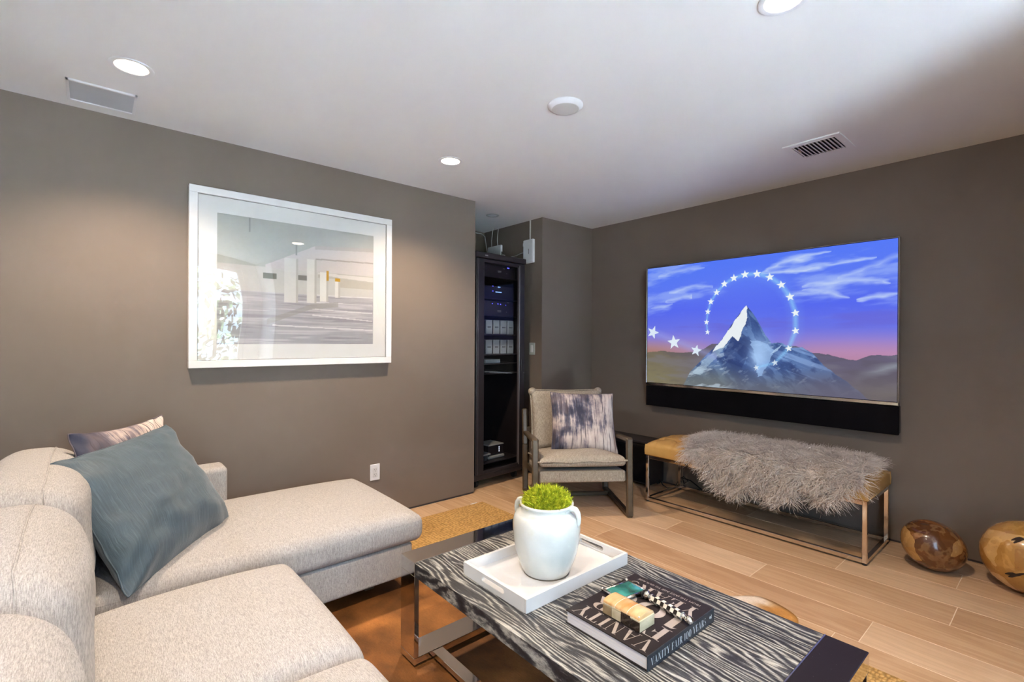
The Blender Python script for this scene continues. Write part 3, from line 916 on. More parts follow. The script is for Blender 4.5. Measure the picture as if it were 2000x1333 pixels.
# far hills
bgx = [0.0, 0.101, 0.163, 0.23, 0.286, 0.333, 0.62, 0.705, 0.74, 0.794, 0.852, 0.883, 0.926, 1.0]
bgy = [0.262, 0.279, 0.263, 0.273, 0.295, 0.344, 0.345, 0.322, 0.285, 0.281, 0.245, 0.246, 0.281, 0.286]
ridge = np.interp(U, bgx, bgy) + (fbm(U * 30, U * 0, 41, 3) - 0.5) * 0.02
hill = V < ridge
lay(hill, (104, 98, 122))
lay(hill * sstep(0.45, 0.0, U), (122, 112, 90), 0.9)
lay(hill * sstep(0.30, 0.02, V) * sstep(0.45, 0.0, U), (138, 132, 98), 0.7)
lay(hill * sstep(0.6, 1.0, U) * sstep(0.25, 0.0, V), (116, 108, 104), 0.9)
hn = fbm(U * 7, V * 16, 44, 4)
lay(hill * sstep(0.5, 0.75, hn), (128, 126, 138), 0.45)
lay(hill * sstep(0.5, 0.3, hn), (92, 86, 96), 0.35)
lay((np.clip(1 - np.abs(V - 0.17 - (U - 0.95) * 0.6 + (hn - 0.5) * 0.1) / 0.05, 0, 1)) * sstep(0.86, 0.97, U) * hill, (166, 176, 184), 0.6)
# mountain
mx_ = [0.19, 0.231, 0.31, 0.378, 0.435, 0.487, 0.531, 0.565, 0.59, 0.621, 0.67, 0.705, 0.74, 0.779, 0.832, 0.92]
my_ = [-0.02, 0.112, 0.255, 0.364, 0.521, 0.637, 0.528, 0.415, 0.353, 0.356, 0.324, 0.327, 0.285, 0.206, 0.132, 0.0]
mr = np.interp(U, mx_, my_) + (fbm(U * 45, U * 0 + 3, 51, 3) - 0.5) * 0.018
mt = (V < mr)
lay(mt, (58, 82, 138))
rn = fbm(U * 26 + V * 14, V * 9 - U * 5, 55, 5)
rn2 = fbm(U * 40 - V * 22, V * 30, 57, 4)
lay(mt * sstep(0.50, 0.66, rn), (112, 148, 204), 0.6)
lay(mt * sstep(0.60, 0.74, rn2), (186, 210, 240), 0.5)
lay(mt * sstep(0.46, 0.34, rn), (44, 60, 108), 0.45)
lay(mt * sstep(0.20, 0.0, V), (112, 112, 118), 0.75)
lay(mt * sstep(0.50, 0.34, U) * sstep(0.26, 0.05, V), (128, 138, 126), 0.45)
stk = fbm(U * 16 - V * 26, V * 5 + U * 9, 66, 5)
lay(mt * sstep(0.54, 0.66, stk) * sstep(0.46, 0.36, U), (206, 224, 240), 0.6)
lay(mt * sstep(0.55, 0.64, fbm(U * 20 + V * 30, V * 6, 68, 5)) * sstep(0.56, 0.66, U) * sstep(0.06, 0.22, V), (150, 184, 236), 0.6)
lay(mt * sstep(0.30, 0.0, V) * sstep(0.60, 0.80, U), (104, 100, 122), 0.75)
lay(inpoly(U + (rn - 0.5) * 0.02, V, [(0.487, 0.637), (0.435, 0.521), (0.385, 0.378), (0.335, 0.28), (0.39, 0.315), (0.429, 0.404), (0.452, 0.365), (0.478, 0.467), (0.496, 0.57)]) & mt, (246, 252, 255), 0.96)
lay(inpoly(U + (rn2 - 0.5) * 0.03, V, [(0.335, 0.28), (0.245, 0.10), (0.28, 0.09), (0.38, 0.28), (0.41, 0.34)]) & mt, (184, 208, 226), 0.55)
lay(inpoly(U, V + (rn - 0.5) * 0.04, [(0.452, 0.36), (0.43, 0.40), (0.39, 0.28), (0.40, 0.20), (0.47, 0.16), (0.50, 0.30)]) & mt, (44, 62, 116), 0.6)
lay(inpoly(U + (rn - 0.5) * 0.03, V, [(0.498, 0.60), (0.545, 0.47), (0.575, 0.37), (0.535, 0.36), (0.515, 0.45)]) & mt, (48, 74, 136), 0.7)
g = np.exp(-(((U - 0.540) / 0.040) ** 2 + ((V - 0.27) / 0.12) ** 2))
lay(g * (0.65 + 0.6 * rn), (178, 212, 255), 0.95)
lay(inpoly(U + (rn2 - 0.5) * 0.02, V + (rn - 0.5) * 0.03, [(0.50, 0.37), (0.53, 0.375), (0.575, 0.35), (0.60, 0.30), (0.575, 0.20), (0.555, 0.12), (0.535, 0.10), (0.53, 0.22), (0.515, 0.30)]), (170, 206, 252), 0.65)
lay(inpoly(U, V + (rn - 0.5) * 0.03, [(0.583, 0.27), (0.600, 0.305), (0.630, 0.345), (0.612, 0.30)]), (186, 214, 246), 0.8)
# star ring
ring = [(0.315, 0.436), (0.31, 0.516), (0.316, 0.599), (0.33, 0.678), (0.356, 0.748), (0.391, 0.81), (0.433, 0.849), (0.48, 0.868), (0.53, 0.864), (0.581, 0.831), (0.625, 0.769), (0.658, 0.679), (0.678, 0.565), (0.679, 0.44), (0.654, 0.316), (0.603, 0.212), (0.529, 0.17)]
dense = []
for (a0, b0), (a1, b1) in zip(ring[:-1], ring[1:]):
    for k in range(10):
        dense.append((a0 + (a1 - a0) * k / 10, b0 + (b1 - b0) * k / 10))
D = np.full(U.shape, 9.0)
for i, (a0, b0) in enumerate(dense):
    D = np.minimum(D, np.hypot((U - a0), (V - b0) / ASP) / (0.55 + 0.75 * sstep(0.0, 110, i) * sstep(170, 120, i)))
lay(np.clip(1 - D / 0.011, 0, 1), (150, 216, 255), 0.75)
lay(np.clip(1 - D / 0.03, 0, 1), (130, 180, 255), 0.25)
def star(cx, cy, r, rot, col=(244, 252, 255), k=1.0):
    pts = []
    for i in range(10):
        rr = r if i % 2 == 0 else r * 0.42
        an = pi / 2 + rot + i * pi / 5
        pts.append((cx + rr * math.cos(an), cy + rr * math.sin(an) * ASP))
    lay(inpoly(U, V, pts), col, k)
for i, (a0, b0) in enumerate(ring):
    star(a0, b0, 0.0125 + 0.006 * math.sin(pi * i / 16), -0.1 + i * 0.02, k=1.0 if i < 15 else 0.75)
lay(np.clip(1 - np.abs(V - (0.46 - 0.62 * U)) / 0.05, 0, 1) * (U < 0.36), (160, 170, 240), 0.45)
star(0.032, 0.438, 0.034, -0.35, (226, 240, 255))
star(0.147, 0.353, 0.036, 0.12, (232, 244, 255))
star(0.261, 0.288, 0.028, -0.2, (226, 240, 255))
sc = MB()
y_l, y_r, zb_, zt_ = hw - 0.009, -hw + 0.009, 0.024, hh - 0.008
sc.v = np.stack([np.full(U.size, 0.002), y_l + U.ravel() * (y_r - y_l), zb_ + V.ravel() * (zt_ - zb_)], 1).tolist()
ii = (np.arange(NV - 1)[:, None] * NU + np.arange(NU - 1)[None]).ravel()
sc.f = np.stack([ii, ii + 1, ii + NU + 1, ii + NU], 1).tolist()
set_colours(build('screen', sc, 'screen', t), np_lin(C.reshape(-1, 3)))
build('power_light', MB().cbox(-0.004, 0.004, -0.622, -0.612, -0.004, 0.0, 0.001), 'black', t)

t = thing('soundbar', 'long black soundbar mounted directly under the television', 'soundbar', (TX - 0.004, (TY0 + TY1) / 2, 0.700))
build('cabinet', MB().cbox(0.010, XT - TX + 0.004 - 0.002, -hw + 0.004, hw - 0.006, 0.002, 0.178, 0.004), 'black', t)
build('grille', MB().cbox(-0.004, 0.010, -hw - 0.003, hw - 0.004, 0.0, 0.1785, 0.003), 'black_cloth', t)

# ------------------------------------------------------------------ wall socket
t = thing('wall_socket', 'white double power socket on the brown wall behind the chaise', 'socket', (1.520, YP, 0.330))
build('plate', MB().cbox(-0.037, 0.037, -0.006, 0, -0.058, 0.058, 0.003), 'white', t)
build('receptacle', MB().cbox(-0.018, 0.018, -0.0085, -0.004, -0.034, 0.034, 0.001), 'white_lacquer', t)
for z in (0.017, -0.017):
    for x in (-0.007, 0.007):
        build('slot', MB().box(x - 0.0012, x + 0.0012, -0.0092, -0.007, z, z + 0.009), 'black', t)
    build('slot', MB().lathe([(0.0028, -0.0092), (0.0028, -0.007)], 10, (0, 0, z - 0.008), 'y'), 'black', t)

# ------------------------------------------------------------------ equipment rack in the niche
RW, RD, RH = 0.61, 0.70, 1.965
rack = thing('equipment_rack', 'tall black glass-door equipment rack standing in the wall niche', 'rack', (2.438, 3.322, 0.075), math.radians(3.8))
def rp(name, mb, mat='rack_metal', parent=None, **k):
    return build(name, mb, mat, parent or rack, **k)
rp('top_panel', MB().cbox(-0.004, RW + 0.004, -0.012, RD, RH - 0.05, RH, 0.006))
rp('bottom_panel', MB().cbox(0, RW, 0.0, RD, 0.0, 0.05, 0.004))
rp('side_panel', MB().cbox(0, 0.018, 0.03, RD, 0.05, RH - 0.05, 0.002))
rp('side_panel', MB().cbox(RW - 0.018, RW, 0.03, RD, 0.05, RH - 0.05, 0.002))
rp('back_panel', MB().cbox(0.018, RW - 0.018, RD - 0.015, RD, 0.05, RH - 0.05, 0.002), 'black')
for x in (0.018, RW - 0.045):
    rp('post', MB().cbox(x, x + 0.027, 0.03, 0.06, 0.05, RH - 0.05, 0.002), 'black')
ds = 0.105
dr = rp('door', MB().cbox(0.012, ds, -0.006, 0.026, 0.045, RH - 0.055, 0.006).cbox(RW - 0.078, RW - 0.008, -0.006, 0.026, 0.045, RH - 0.055, 0.006)
        .cbox(ds - 0.01, RW - 0.07, -0.003, 0.024, 0.045, 0.075, 0.003).cbox(ds - 0.01, RW - 0.07, -0.003, 0.024, RH - 0.085, RH - 0.055, 0.003))
rp('stile_edge', MB().cbox(RW - 0.084, RW - 0.076, -0.011, 0.020, 0.06, RH - 0.07, 0.003), plain('grey_edge_trim', (0.16, 0.145, 0.16), 0.35, 0.3), dr)
rp('stile_edge', MB().cbox(0.030, 0.036, -0.0085, 0.010, 0.05, RH - 0.06, 0.002), plain('dark_edge_trim', (0.075, 0.065, 0.075), 0.35, 0.3), dr)
rp('glass', MB().box(ds - 0.004, RW - 0.078, 0.006, 0.010, 0.07, RH - 0.08), 'smoked', dr)
rp('lock', MB().cbox(RW - 0.052, RW - 0.032, -0.009, 0.0, 0.92, 1.03, 0.003), 'black', dr)
rp('badge', MB().cbox(0.10, 0.135, -0.0135, -0.010, RH - 0.032, RH - 0.022, 0.001), 'badge')
for x in (0.07, RW - 0.07):
    for y in (0.07, RD - 0.07):
        c_ = MB().lathe([(0.030, -0.014), (0.033, -0.011), (0.033, 0.011), (0.030, 0.014)], 20, (x, y, -0.041), 'x')
        c_.cbox(x - 0.022, x + 0.022, y - 0.022, y + 0.022, -0.014, 0.002, 0.003)
        rp('caster', c_, 'rubber', smooth=True)
for z in [q - 0.0045 - 0.075 for q in (1.850, 1.655, 1.505, 1.335, 1.155, 1.072, 0.985, 0.195)]:
    rp('shelf', MB().cbox(0.02, RW - 0.02, 0.05, RD - 0.03, z - 0.004, z + 0.004, 0.001), 'black_satin')

RM = Matrix.Translation((2.438, 3.322, 0.0)) @ Matrix.Rotation(math.radians(3.8), 4, 'Z')
def in_rack(name, label, cat, x, y, z, group=None):
    p = RM @ Vector((x, y, z))
    return thing(name, label, cat, p, math.radians(3.8), group)
def unit(label, z, h, leds, badge=None):
    u = in_rack('rack_unit', label, 'audio unit', RW / 2, 0.075, z, 'black audio units in the rack')
    build('case', MB().cbox(-0.235, 0.235, 0.004, 0.45, 0, h, 0.003), 'black', u)
    build('front_plate', MB().cbox(-0.240, 0.240, 0, 0.006, 0, h, 0.002), 'black_satin', u)
    for (x, zz, w, hh_, m_) in leds:
        build('display' if w > 0.02 else 'indicator', MB().cbox(x - w / 2, x + w / 2, -0.0015, 0.001, zz - hh_ / 2, zz + hh_ / 2, 0.0005), m_, u)
    if badge:
        b = MB()
        for k in range(9):
            b.box(badge[0] - 0.022 + k * 0.005, badge[0] - 0.022 + k * 0.005 + 0.0036, -0.001, 0.001, badge[1] - 0.002, badge[1] + 0.008)
        b.box(badge[0] - 0.020, badge[0] + 0.022, -0.001, 0.001, badge[1] - 0.009, badge[1] - 0.006)
        build('badge', b, 'badge', u)
unit('black rack unit with a small blue display, topmost in the rack', 1.850, 0.135, [(0.155, 0.098, 0.028, 0.009, 'led_blue'), (0.10, 0.086, 0.028, 0.004, 'badge'), (0.137, 0.045, 0.005, 0.004, 'badge')], (0.045, 0.055))
unit('black rack unit with two rows of blue lettering on its display', 1.655, 0.115, [(0.035, 0.108, 0.018, 0.008, 'led_cyan'), (0.052, 0.108, 0.010, 0.006, 'led_cyan'), (0.035, 0.062, 0.075, 0.008, 'led_cyan'), (-0.035, 0.112, 0.012, 0.006, 'led_blue'), (-0.035, 0.068, 0.012, 0.006, 'led_blue')])
unit('black rack unit with a row of blue indicators above the silver modules', 1.505, 0.130, [(-0.04, 0.105, 0.010, 0.008, 'led_blue'), (0.028, 0.105, 0.014, 0.007, 'led_blue'), (0.060, 0.103, 0.010, 0.009, 'led_blue'), (0.125, 0.098, 0.006, 0.008, 'led_blue'), (0.155, 0.122, 0.020, 0.004, 'badge'), (0.135, 0.035, 0.005, 0.006, 'badge')], (0.045, 0.040))
rows = ((1.335, 'upper'), (1.155, 'lower'))
first = None
ords = ('leftmost', 'second from left', 'third from left', 'rightmost')
for z, rowname in rows:
    for k in range(4):
        u = in_rack('drive_module', 'grey module, %s of four in the %s row of the rack' % (ords[k], rowname), 'audio module', 0.262 + k * 0.090, 0.11, z, 'grey modules in the rack')
        build('case', MB().cbox(-0.038, 0.038, 0, 0.22, 0, 0.130, 0.004), 'silver', u)
        build('side_fin', MB().cbox(-0.045, -0.038, 0.004, 0.20, 0.004, 0.126, 0.001).cbox(0.038, 0.0445, 0.006, 0.20, 0.035, 0.100, 0.001), 'silver_dark', u)
        build('label_plate', MB().cbox(-0.020, 0.020, -0.0015, 0.001, 0.058, 0.070, 0.0005), 'silver_dark', u)
        build('indicator', MB().box(-0.014, -0.006, -0.0025, -0.001, 0.062, 0.066).box(0.0, 0.014, -0.0025, -0.001, 0.062, 0.066), 'badge', u)
u = in_rack('slim_amplifier', 'slim grey box under the two rows of grey modules', 'audio unit', 0.30, 0.10, 1.072)
build('case', MB().cbox(-0.09, 0.09, 0, 0.25, 0, 0.036, 0.002), 'silver', u)
build('power_button', MB().lathe([(0.004, -0.002), (0.004, 0.002)], 10, (0.07, 0, 0.018), 'y'), 'silver_dark', u)
u = in_rack('media_player', 'small silver and black box on the bottom shelf of the rack', 'media player', 0.355, 0.13, 0.195)
build('base', MB().cbox(-0.085, 0.115, -0.012, 0.19, 0.0, 0.030, 0.008), 'silver', u)
build('body', MB().cbox(-0.075, 0.108, 0, 0.18, 0.034, 0.118, 0.004), 'black_satin', u)
build('lid', MB().cbox(-0.078, 0.112, -0.003, 0.184, 0.118, 0.128, 0.003), 'silver', u)
for k in range(3):
    build('indicator', MB().cbox(0.050, 0.058, -0.0015, 0.001, 0.055 + k * 0.018, 0.067 + k * 0.018, 0.0008), 'led_white', u)
u = in_rack('disc_drive', 'thin grey drive at the left of the bottom rack shelf', 'drive', 0.235, 0.10, 0.195)
build('case', MB().cbox(-0.05, 0.045, 0, 0.16, 0.048, 0.064, 0.003), 'silver', u)
build('stand', MB().cbox(-0.02, 0.012, 0.01, 0.12, 0.0, 0.050, 0.003), 'silver_dark', u)
u = in_rack('power_strip', 'dark power strip with small white lights inside the lower rack', 'power strip', 0.33, 0.52, 0.20)
build('bar', MB().cbox(-0.02, 0.02, 0, 0.03, 0.0, 0.70, 0.003), 'black', u)
for x, z in ((-0.012, 0.52), (-0.012, 0.26)):
    build('indicator', MB().lathe([(0.007, -0.003), (0.007, 0.001)], 10, (x, 0, z), 'y'), 'led_white', u)

# white radio boxes and cables above the rack
t = thing('wireless_router', 'white upright wireless box on the niche wall with a cable to the ceiling', 'router', (XN1, 3.437, 2.025))
build('case', MB().cbox(-0.034, -0.002, -0.070, 0.070, 0.0, 0.225, 0.006), 'white', t)
build('mark', MB().cbox(-0.0355, -0.033, -0.016, -0.010, 0.085, 0.135, 0.0005), 'silver_dark', t)
build('cable_cover', MB().cbox(-0.014, -0.001, -0.012, 0.002, 0.225, CH - 2.025 - 0.001, 0.003), 'cable_white', t)
build('jack', MB().cbox(-0.030, -0.010, 0.070, 0.076, 0.17, 0.20, 0.002), 'white', t)
t = thing('network_switch', 'smaller pale wireless box behind the top of the rack', 'router', (XN1, 3.842, 2.055))
build('case', MB().cbox(-0.125, -0.100, -0.108, 0.108, 0.0, 0.178, 0.005), 'white', t)
build('mark', MB().cbox(-0.120, -0.105, -0.1095, -0.107, 0.03, 0.11, 0.0005), 'silver_dark', t)
build('bracket', MB().cbox(-0.101, -0.001, -0.03, 0.03, 0.05, 0.10, 0.002), 'white', t)
for y, dy in ((-0.045, 0.03), (0.055, 0.02)):
    build('cable', MB().tube([(-0.112, y, 0.17), (-0.11, y + dy * 0.4, 0.24), (-0.09, y + dy, 0.31), (-0.08, y + dy, CH - 2.055 - 0.001)], 0.004, 6), 'cable_white', t, 'all')
t = thing('data_cable', 'thin white cable running along the niche ceiling and down behind the rack', 'cable', (0, 0, 0))
build('run', MB().tube([(2.42, 4.158, 2.427), (2.8, 4.158, 2.424), (3.13, 4.155, 2.418), (3.155, 4.13, 2.39), (3.16, 4.09, 2.20), (3.15, 4.06, 2.13), (3.10, 4.0, 2.105), (3.075, 3.955, 2.105)], 0.0055, 6), 'cable_white', t, 'all')
t = thing('patch_cable', 'short white cable between the two wireless boxes', 'cable', (0, 0, 0))
build('run', MB().tube([(3.160, 3.505, 2.135), (3.165, 3.56, 2.135), (3.16, 3.62, 2.12), (3.09, 3.74, 2.10), (3.07, 3.738, 2.10)], 0.004, 6), 'cable_white', t, 'all')
t = thing('light_switch', 'slim pale switch plate on the niche wall right of the rack', 'switch', (XN1, 3.40, 1.20))
build('plate', MB().cbox(-0.007, 0, -0.040, 0.040, -0.058, 0.058, 0.003), 'silver', t)
build('rocker', MB().cbox(-0.011, -0.006, -0.017, 0.017, -0.034, 0.034, 0.002), 'white', t)

# ------------------------------------------------------------------ armchair
CA = math.radians(-36.0)
chair = thing('armchair', 'open-frame armchair with greige cushions and bronze wooden frame in the corner', 'chair', (2.655, 2.298, 0), CA)
HW = 0.345
for s_ in (-1, 1):
    x = s_ * HW
    sd = (1, 0, 0)
    build('front_leg', MB().bar((x, 0.005, 0.012), (x, 0.030, 0.572), sd, 0.046, 0.036, 0.008), 'bronze_wood', chair)
    build('armrest', MB().bar((x, 0.018, 0.562), (x, 0.640, 0.505), sd, 0.050, 0.030, 0.008), 'bronze_wood', chair)
    build('rear_leg', MB().bar((x, 0.655, 0.012), (x, 0.690, 0.40), sd, 0.046, 0.040, 0.008).bar((x, 0.688, 0.39), (x, 0.755, 0.690), sd, 0.046, 0.040, 0.010), 'bronze_wood', chair)
    build('runner', MB().bar((x, -0.008, 0.018), (x, 0.672, 0.018), sd, 0.046, 0.034, 0.009), 'bronze_wood', chair)
    build('seat_rail', MB().bar((x - s_ * 0.03, 0.03, 0.300), (x - s_ * 0.03, 0.68, 0.215), sd, 0.030, 0.050, 0.004), 'bronze_wood', chair)
build('front_rail', MB().cbox(-HW, HW, 0.020, 0.050, 0.265, 0.315, 0.004), 'bronze_wood', chair)
build('stretcher', MB().cbox(-HW, HW, 0.500, 0.530, 0.006, 0.036, 0.005), 'bronze_wood', chair)
build('back_rail', MB().cbox(-HW, HW, 0.700, 0.725, 0.50, 0.54, 0.004), 'bronze_wood', chair)
def seat_sling(x, y, z):
    return (x, y, z - 0.10 * (y + 0.31) * 0.9)
build('seat_sling', MB().rbox((0.630, 0.62, 0.082), 0.012, 2, seat_sling, 4, Matrix.Translation((0, 0.325, 0.300))), 'chair_cloth', chair, True)
def puff(cx, cy, top, bot, w, d, edge=0.0):
    def fn(x, y, z):
        a = max(0.0, 1 - (2 * x / w) ** 2) * max(0.0, 1 - (2 * y / d) ** 2)
        a = a ** 0.6
        n = 0.004 * math.sin(17 * x + 9 * y) + 0.003 * math.sin(31 * y - 11 * x)
        return (x * (1 - edge * (1 - (2 * y / d) ** 2)), y * (1 - edge * (1 - (2 * x / w) ** 2)), z + (top * a + n if z > 0 else -bot * a))
    return fn
SM = Matrix.Translation((0, 0.315, 0.368)) @ Matrix.Rotation(math.radians(-7), 4, 'X')
sc_ = build('seat_cushion', MB().rbox((0.640, 0.640, 0.060), 0.029, 4, puff(0, 0, 0.052, 0.014, 0.64, 0.64, 0.035), 14, SM), 'chair_cloth', chair, 'all')
def piping(w, d, r, rc, M, n=8, wob=0.0, edge=0.0):
    pts = []
    for cx, cy, a0 in ((1, -1, -90), (1, 1, 0), (-1, 1, 90), (-1, -1, 180)):
        for k in range(n + 1):
            a = math.radians(a0 + 90 * k / n)
            pts.append((cx * (w / 2 - rc) + rc * math.cos(a), cy * (d / 2 - rc) + rc * math.sin(a)))
    out = []
    m = len(pts)
    for i in range(m):
        p, q = pts[i], pts[(i + 1) % m]
        L = math.hypot(q[0] - p[0], q[1] - p[1])
        k = max(1, int(L / 0.03))
        for j in range(k):
            x, y = p[0] + (q[0] - p[0]) * j / k, p[1] + (q[1] - p[1]) * j / k
            x2, y2 = x * (1 - edge * (1 - (2 * y / d) ** 2)), y * (1 - edge * (1 - (2 * x / w) ** 2))
            out.append(M @ Vector((x2, y2, wob * math.sin(23 * x + 17 * y))))
    return MB().tube(out, r, 6, closed=True)
build('piping', piping(0.652, 0.652, 0.0065, 0.02, SM @ Matrix.Translation((0, 0, 0.006)), wob=0.004, edge=0.035), 'chair_cloth', sc_, 'all')
BMx = Matrix.Translation((0, 0.640, 0.615)) @ Matrix.Rotation(math.radians(90 - 17), 4, 'X')
bc_ = build('back_cushion', MB().rbox((0.600, 0.50, 0.090), 0.042, 4, puff(0, 0, 0.045, 0.02, 0.60, 0.50, 0.04), 14, BMx), 'chair_cloth', chair, 'all')
for sx in (-1, 1):
    ear = MB()
    c_ = BMx @ Vector((sx * 0.285, 0.235, 0.010))
    ear.lathe([(0.004, -0.034), (0.026, -0.026), (0.036, 0.0), (0.026, 0.026), (0.004, 0.034)], 14, tuple(c_), 'y')
    build('corner_tuft', ear, 'chair_cloth', bc_, 'all')
build('piping', piping(0.612, 0.512, 0.006, 0.03, BMx @ Matrix.Translation((0, 0, 0.004)), wob=0.003, edge=0.04), 'chair_cloth', bc_, 'all')

# ------------------------------------------------------------------ throw pillows
def pillow(name, corners, thick, mat, label, pinch=0.07, seed=0, n=40, wr=0.006, sag=(0, 0, 0)):
    """corners BL, BR, TR, TL seen from the front"""
    BL, BR, TR, TL = [np.array(c, float) for c in corners]
    cen = (BL + BR + TR + TL) / 4
    nrm = np.cross((BR + TR) / 2 - (BL + TL) / 2, (TL + TR) / 2 - (BL + BR) / 2)
    nrm /= np.linalg.norm(nrm)
    g = np.sin(np.linspace(-1, 1, n) * pi / 2)
    a, b = np.meshgrid(g, g)
    u = a * (1 - pinch * (1 - b ** 2))
    v = b * (1 - pinch * (1 - a ** 2))
    u, v = (u + 1) / 2, (v + 1) / 2
    P = (BL * ((1 - u) * (1 - v))[..., None] + BR * (u * (1 - v))[..., None] + TR * (u * v)[..., None] + TL * ((1 - u) * v)[..., None])
    th = thick / 2 * np.clip((1 - a ** 4) * (1 - b ** 4), 0, 1) ** 0.72 * (1 - 0.15 * b)
    wv = (fbm(a * 2.2 + b * 1.2, b * 2.6, seed, 3) - 0.5) * wr * 6 * np.clip((1 - a ** 2) * (1 - b ** 2), 0, 1) ** 0.3
    corner = np.clip(np.abs(a) + np.abs(b) - 1.05, 0, 1)
    wv = wv + wr * 1.2 * corner * np.sin(14 * (a - b * np.sign(a * b)))
    m = MB()
    F = P + nrm * (th + wv)[..., None] - cen
    Bk = P - nrm * (th - wv * 0.3)[..., None] - cen
    m.v = F.reshape(-1, 3).tolist() + Bk.reshape(-1, 3).tolist()
    i = (np.arange(n - 1)[:, None] * n + np.arange(n - 1)[None]).ravel()
    q = np.stack([i, i + 1, i + n + 1, i + n], 1)
    N = n * n
    m.f = q.tolist() + (q[:, ::-1] + N).tolist()
    uvs = np.stack([(a.ravel() + 1) / 2, (b.ravel() + 1) / 2], 1)
    m.uv = np.concatenate([uvs, uvs])
    # weld the rim
    rim = [k for k in range(n)] + [k * n + n - 1 for k in range(1, n)] + [(n - 1) * n + k for k in range(n - 2, -1, -1)] + [k * n for k in range(n - 2, 0, -1)]
    for j in range(len(rim)):
        a0, b0 = rim[j], rim[(j + 1) % len(rim)]
        m.f.append((b0, a0, a0 + N, b0 + N))
    t = thing(name, label, 'pillow', tuple(cen - np.array([0, 0, (cen - P.reshape(-1, 3).min(0))[2]])))
    dz = (cen - P.reshape(-1, 3).min(0))[2]
    m.v = [(p[0], p[1], p[2] + dz) for p in m.v]
    c = build('cover', m, mat, t, 'all')
    rp_ = np.array([m.v[k] for k in rim]) * 0.5 + np.array([m.v[k + N] for k in rim]) * 0.5
    seam = MB().tube([tuple(p) for p in rp_[::2]], 0.0028, 5, closed=True)
    seam.uv = np.full((len(seam.v), 2), 0.3)
    build('seam', seam, mat, c, 'all')
    return t
pillow('throw_pillow', [(2.655, 2.620, 0.440), (3.050, 2.290, 0.405), (3.170, 2.440, 0.855), (2.775, 2.755, 0.865)], 0.15, 'ink_a',
       'square pillow with dark ink streaks propped on the armchair', 0.06, 3)

# ------------------------------------------------------------------ bench
BX0, BX1, BY0, BY1 = 3.343, 3.850, 0.772, 2.240
bench = thing('bench', 'tan tufted leather bench on a thin chrome frame under the television', 'bench', ((BX0 + BX1) / 2, (BY0 + BY1) / 2, 0))
bx, by, T_ = (BX1 - BX0) / 2, (BY1 - BY0) / 2, 0.024
for sx in (-1, 1):
    for sy in (-1, 1):
        build('leg', MB().cbox(min(sx * bx, sx * (bx - T_)), max(sx * bx, sx * (bx - T_)), min(sy * by, sy * (by - T_)), max(sy * by, sy * (by - T_)), 0.012, 0.372, 0.002), 'chrome_b', bench)
        build('foot', MB().lathe([(0.012, 0), (0.012, 0.012)], 12, (sx * (bx - 0.014), sy * (by - 0.014), 0)), 'rubber', bench)
    for z0, z1, nm in ((0.012, 0.036, 'bottom_rail'), (0.346, 0.372, 'top_rail')):
        build(nm, MB().cbox(min(sx * bx, sx * (bx - T_)), max(sx * bx, sx * (bx - T_)), -by + T_, by - T_, z0, z1, 0.002), 'chrome_b', bench)
        build(nm, MB().cbox(-bx + T_, bx - T_, min(sx * by, sx * (by - T_)), max(sx * by, sx * (by - T_)), z0, z1, 0.002), 'chrome_b', bench)
build('seat_board', MB().box(-bx + T_, bx - T_, -by + T_, by - T_, 0.352, 0.372), 'black', bench)
# tufted cushion
nx_, ny_ = 40, 120
g0 = np.linspace(-1, 1, nx_); g1 = np.linspace(-1, 1, ny_)
A_, B_ = np.meshgrid(g0, g1)
tx = A_ * (bx + 0.003); ty = B_ * (by + 0.003)
crown = 0.058 * np.clip((1 - np.abs(A_) ** 2.6) * (1 - np.abs(B_) ** 14), 0, 1) ** 0.6
tz = 0.455 + crown
but = []
for i in range(10):
    for j in range(3):
        but.append((-bx * 0.50 + j * bx * 0.50, -by + (i + 0.5) * 2 * by / 10))
dm = np.full(A_.shape, 9.0)
for (x_, y_) in but:
    dm = np.minimum(dm, np.hypot(tx - x_, ty - y_))
tz = tz - 0.026 * np.exp(-(dm / 0.020) ** 2) - 0.010 * np.exp(-(dm / 0.05) ** 2)
yc = np.array(sorted(set(round(b[1], 4) for b in but)))
ydist = np.min(np.abs(ty[..., None] - yc), -1)
xc = np.array(sorted(set(round(b[0], 4) for b in but)))
xdist = np.min(np.abs(tx[..., None] - xc), -1)
tz = tz - 0.006 * np.exp(-(ydist / 0.006) ** 2) - 0.006 * np.exp(-(xdist / 0.006) ** 2) * (np.abs(A_) < 0.55)
m = MB()
lay_v = [np.stack([tx, ty, tz], -1).reshape(-1, 3)]
m.v = lay_v[0].tolist()
i = (np.arange(ny_ - 1)[:, None] * nx_ + np.arange(nx_ - 1)[None]).ravel()
m.f = np.stack([i, i + 1, i + nx_ + 1, i + nx_], 1).tolist()
rim = [k for k in range(nx_)] + [k * nx_ + nx_ - 1 for k in range(1, ny_)] + [(ny_ - 1) * nx_ + k for k in range(nx_ - 2, -1, -1)] + [k * nx_ for k in range(ny_ - 2, 0, -1)]
prev = rim
for z, f in ((0.440, 1.006), (0.415, 1.010), (0.390, 1.008), (0.374, 1.0), (0.373, 0.9)):
    cur = []
    for k in rim:
        x_, y_, _ = m.v[k]
        dn = 0.004 * math.exp(-(min(abs(y_ - q) for q in yc) / 0.008) ** 2) if abs(abs(x_) - bx) < 0.01 else 0
        cur.append(len(m.v)); m.v.append((x_ * (f + (0.006 if f > 1 else 0)) - math.copysign(dn, x_), y_ * (f if f < 1 else 1 + (f - 1) * 0.4), z))
    for j in range(len(rim)):
        l = (j + 1) % len(rim)
        m.f.append((prev[l], prev[j], cur[j], cur[l]))
    prev = cur
cush = build('cushion', m, 'leather', bench, True)
b0 = None
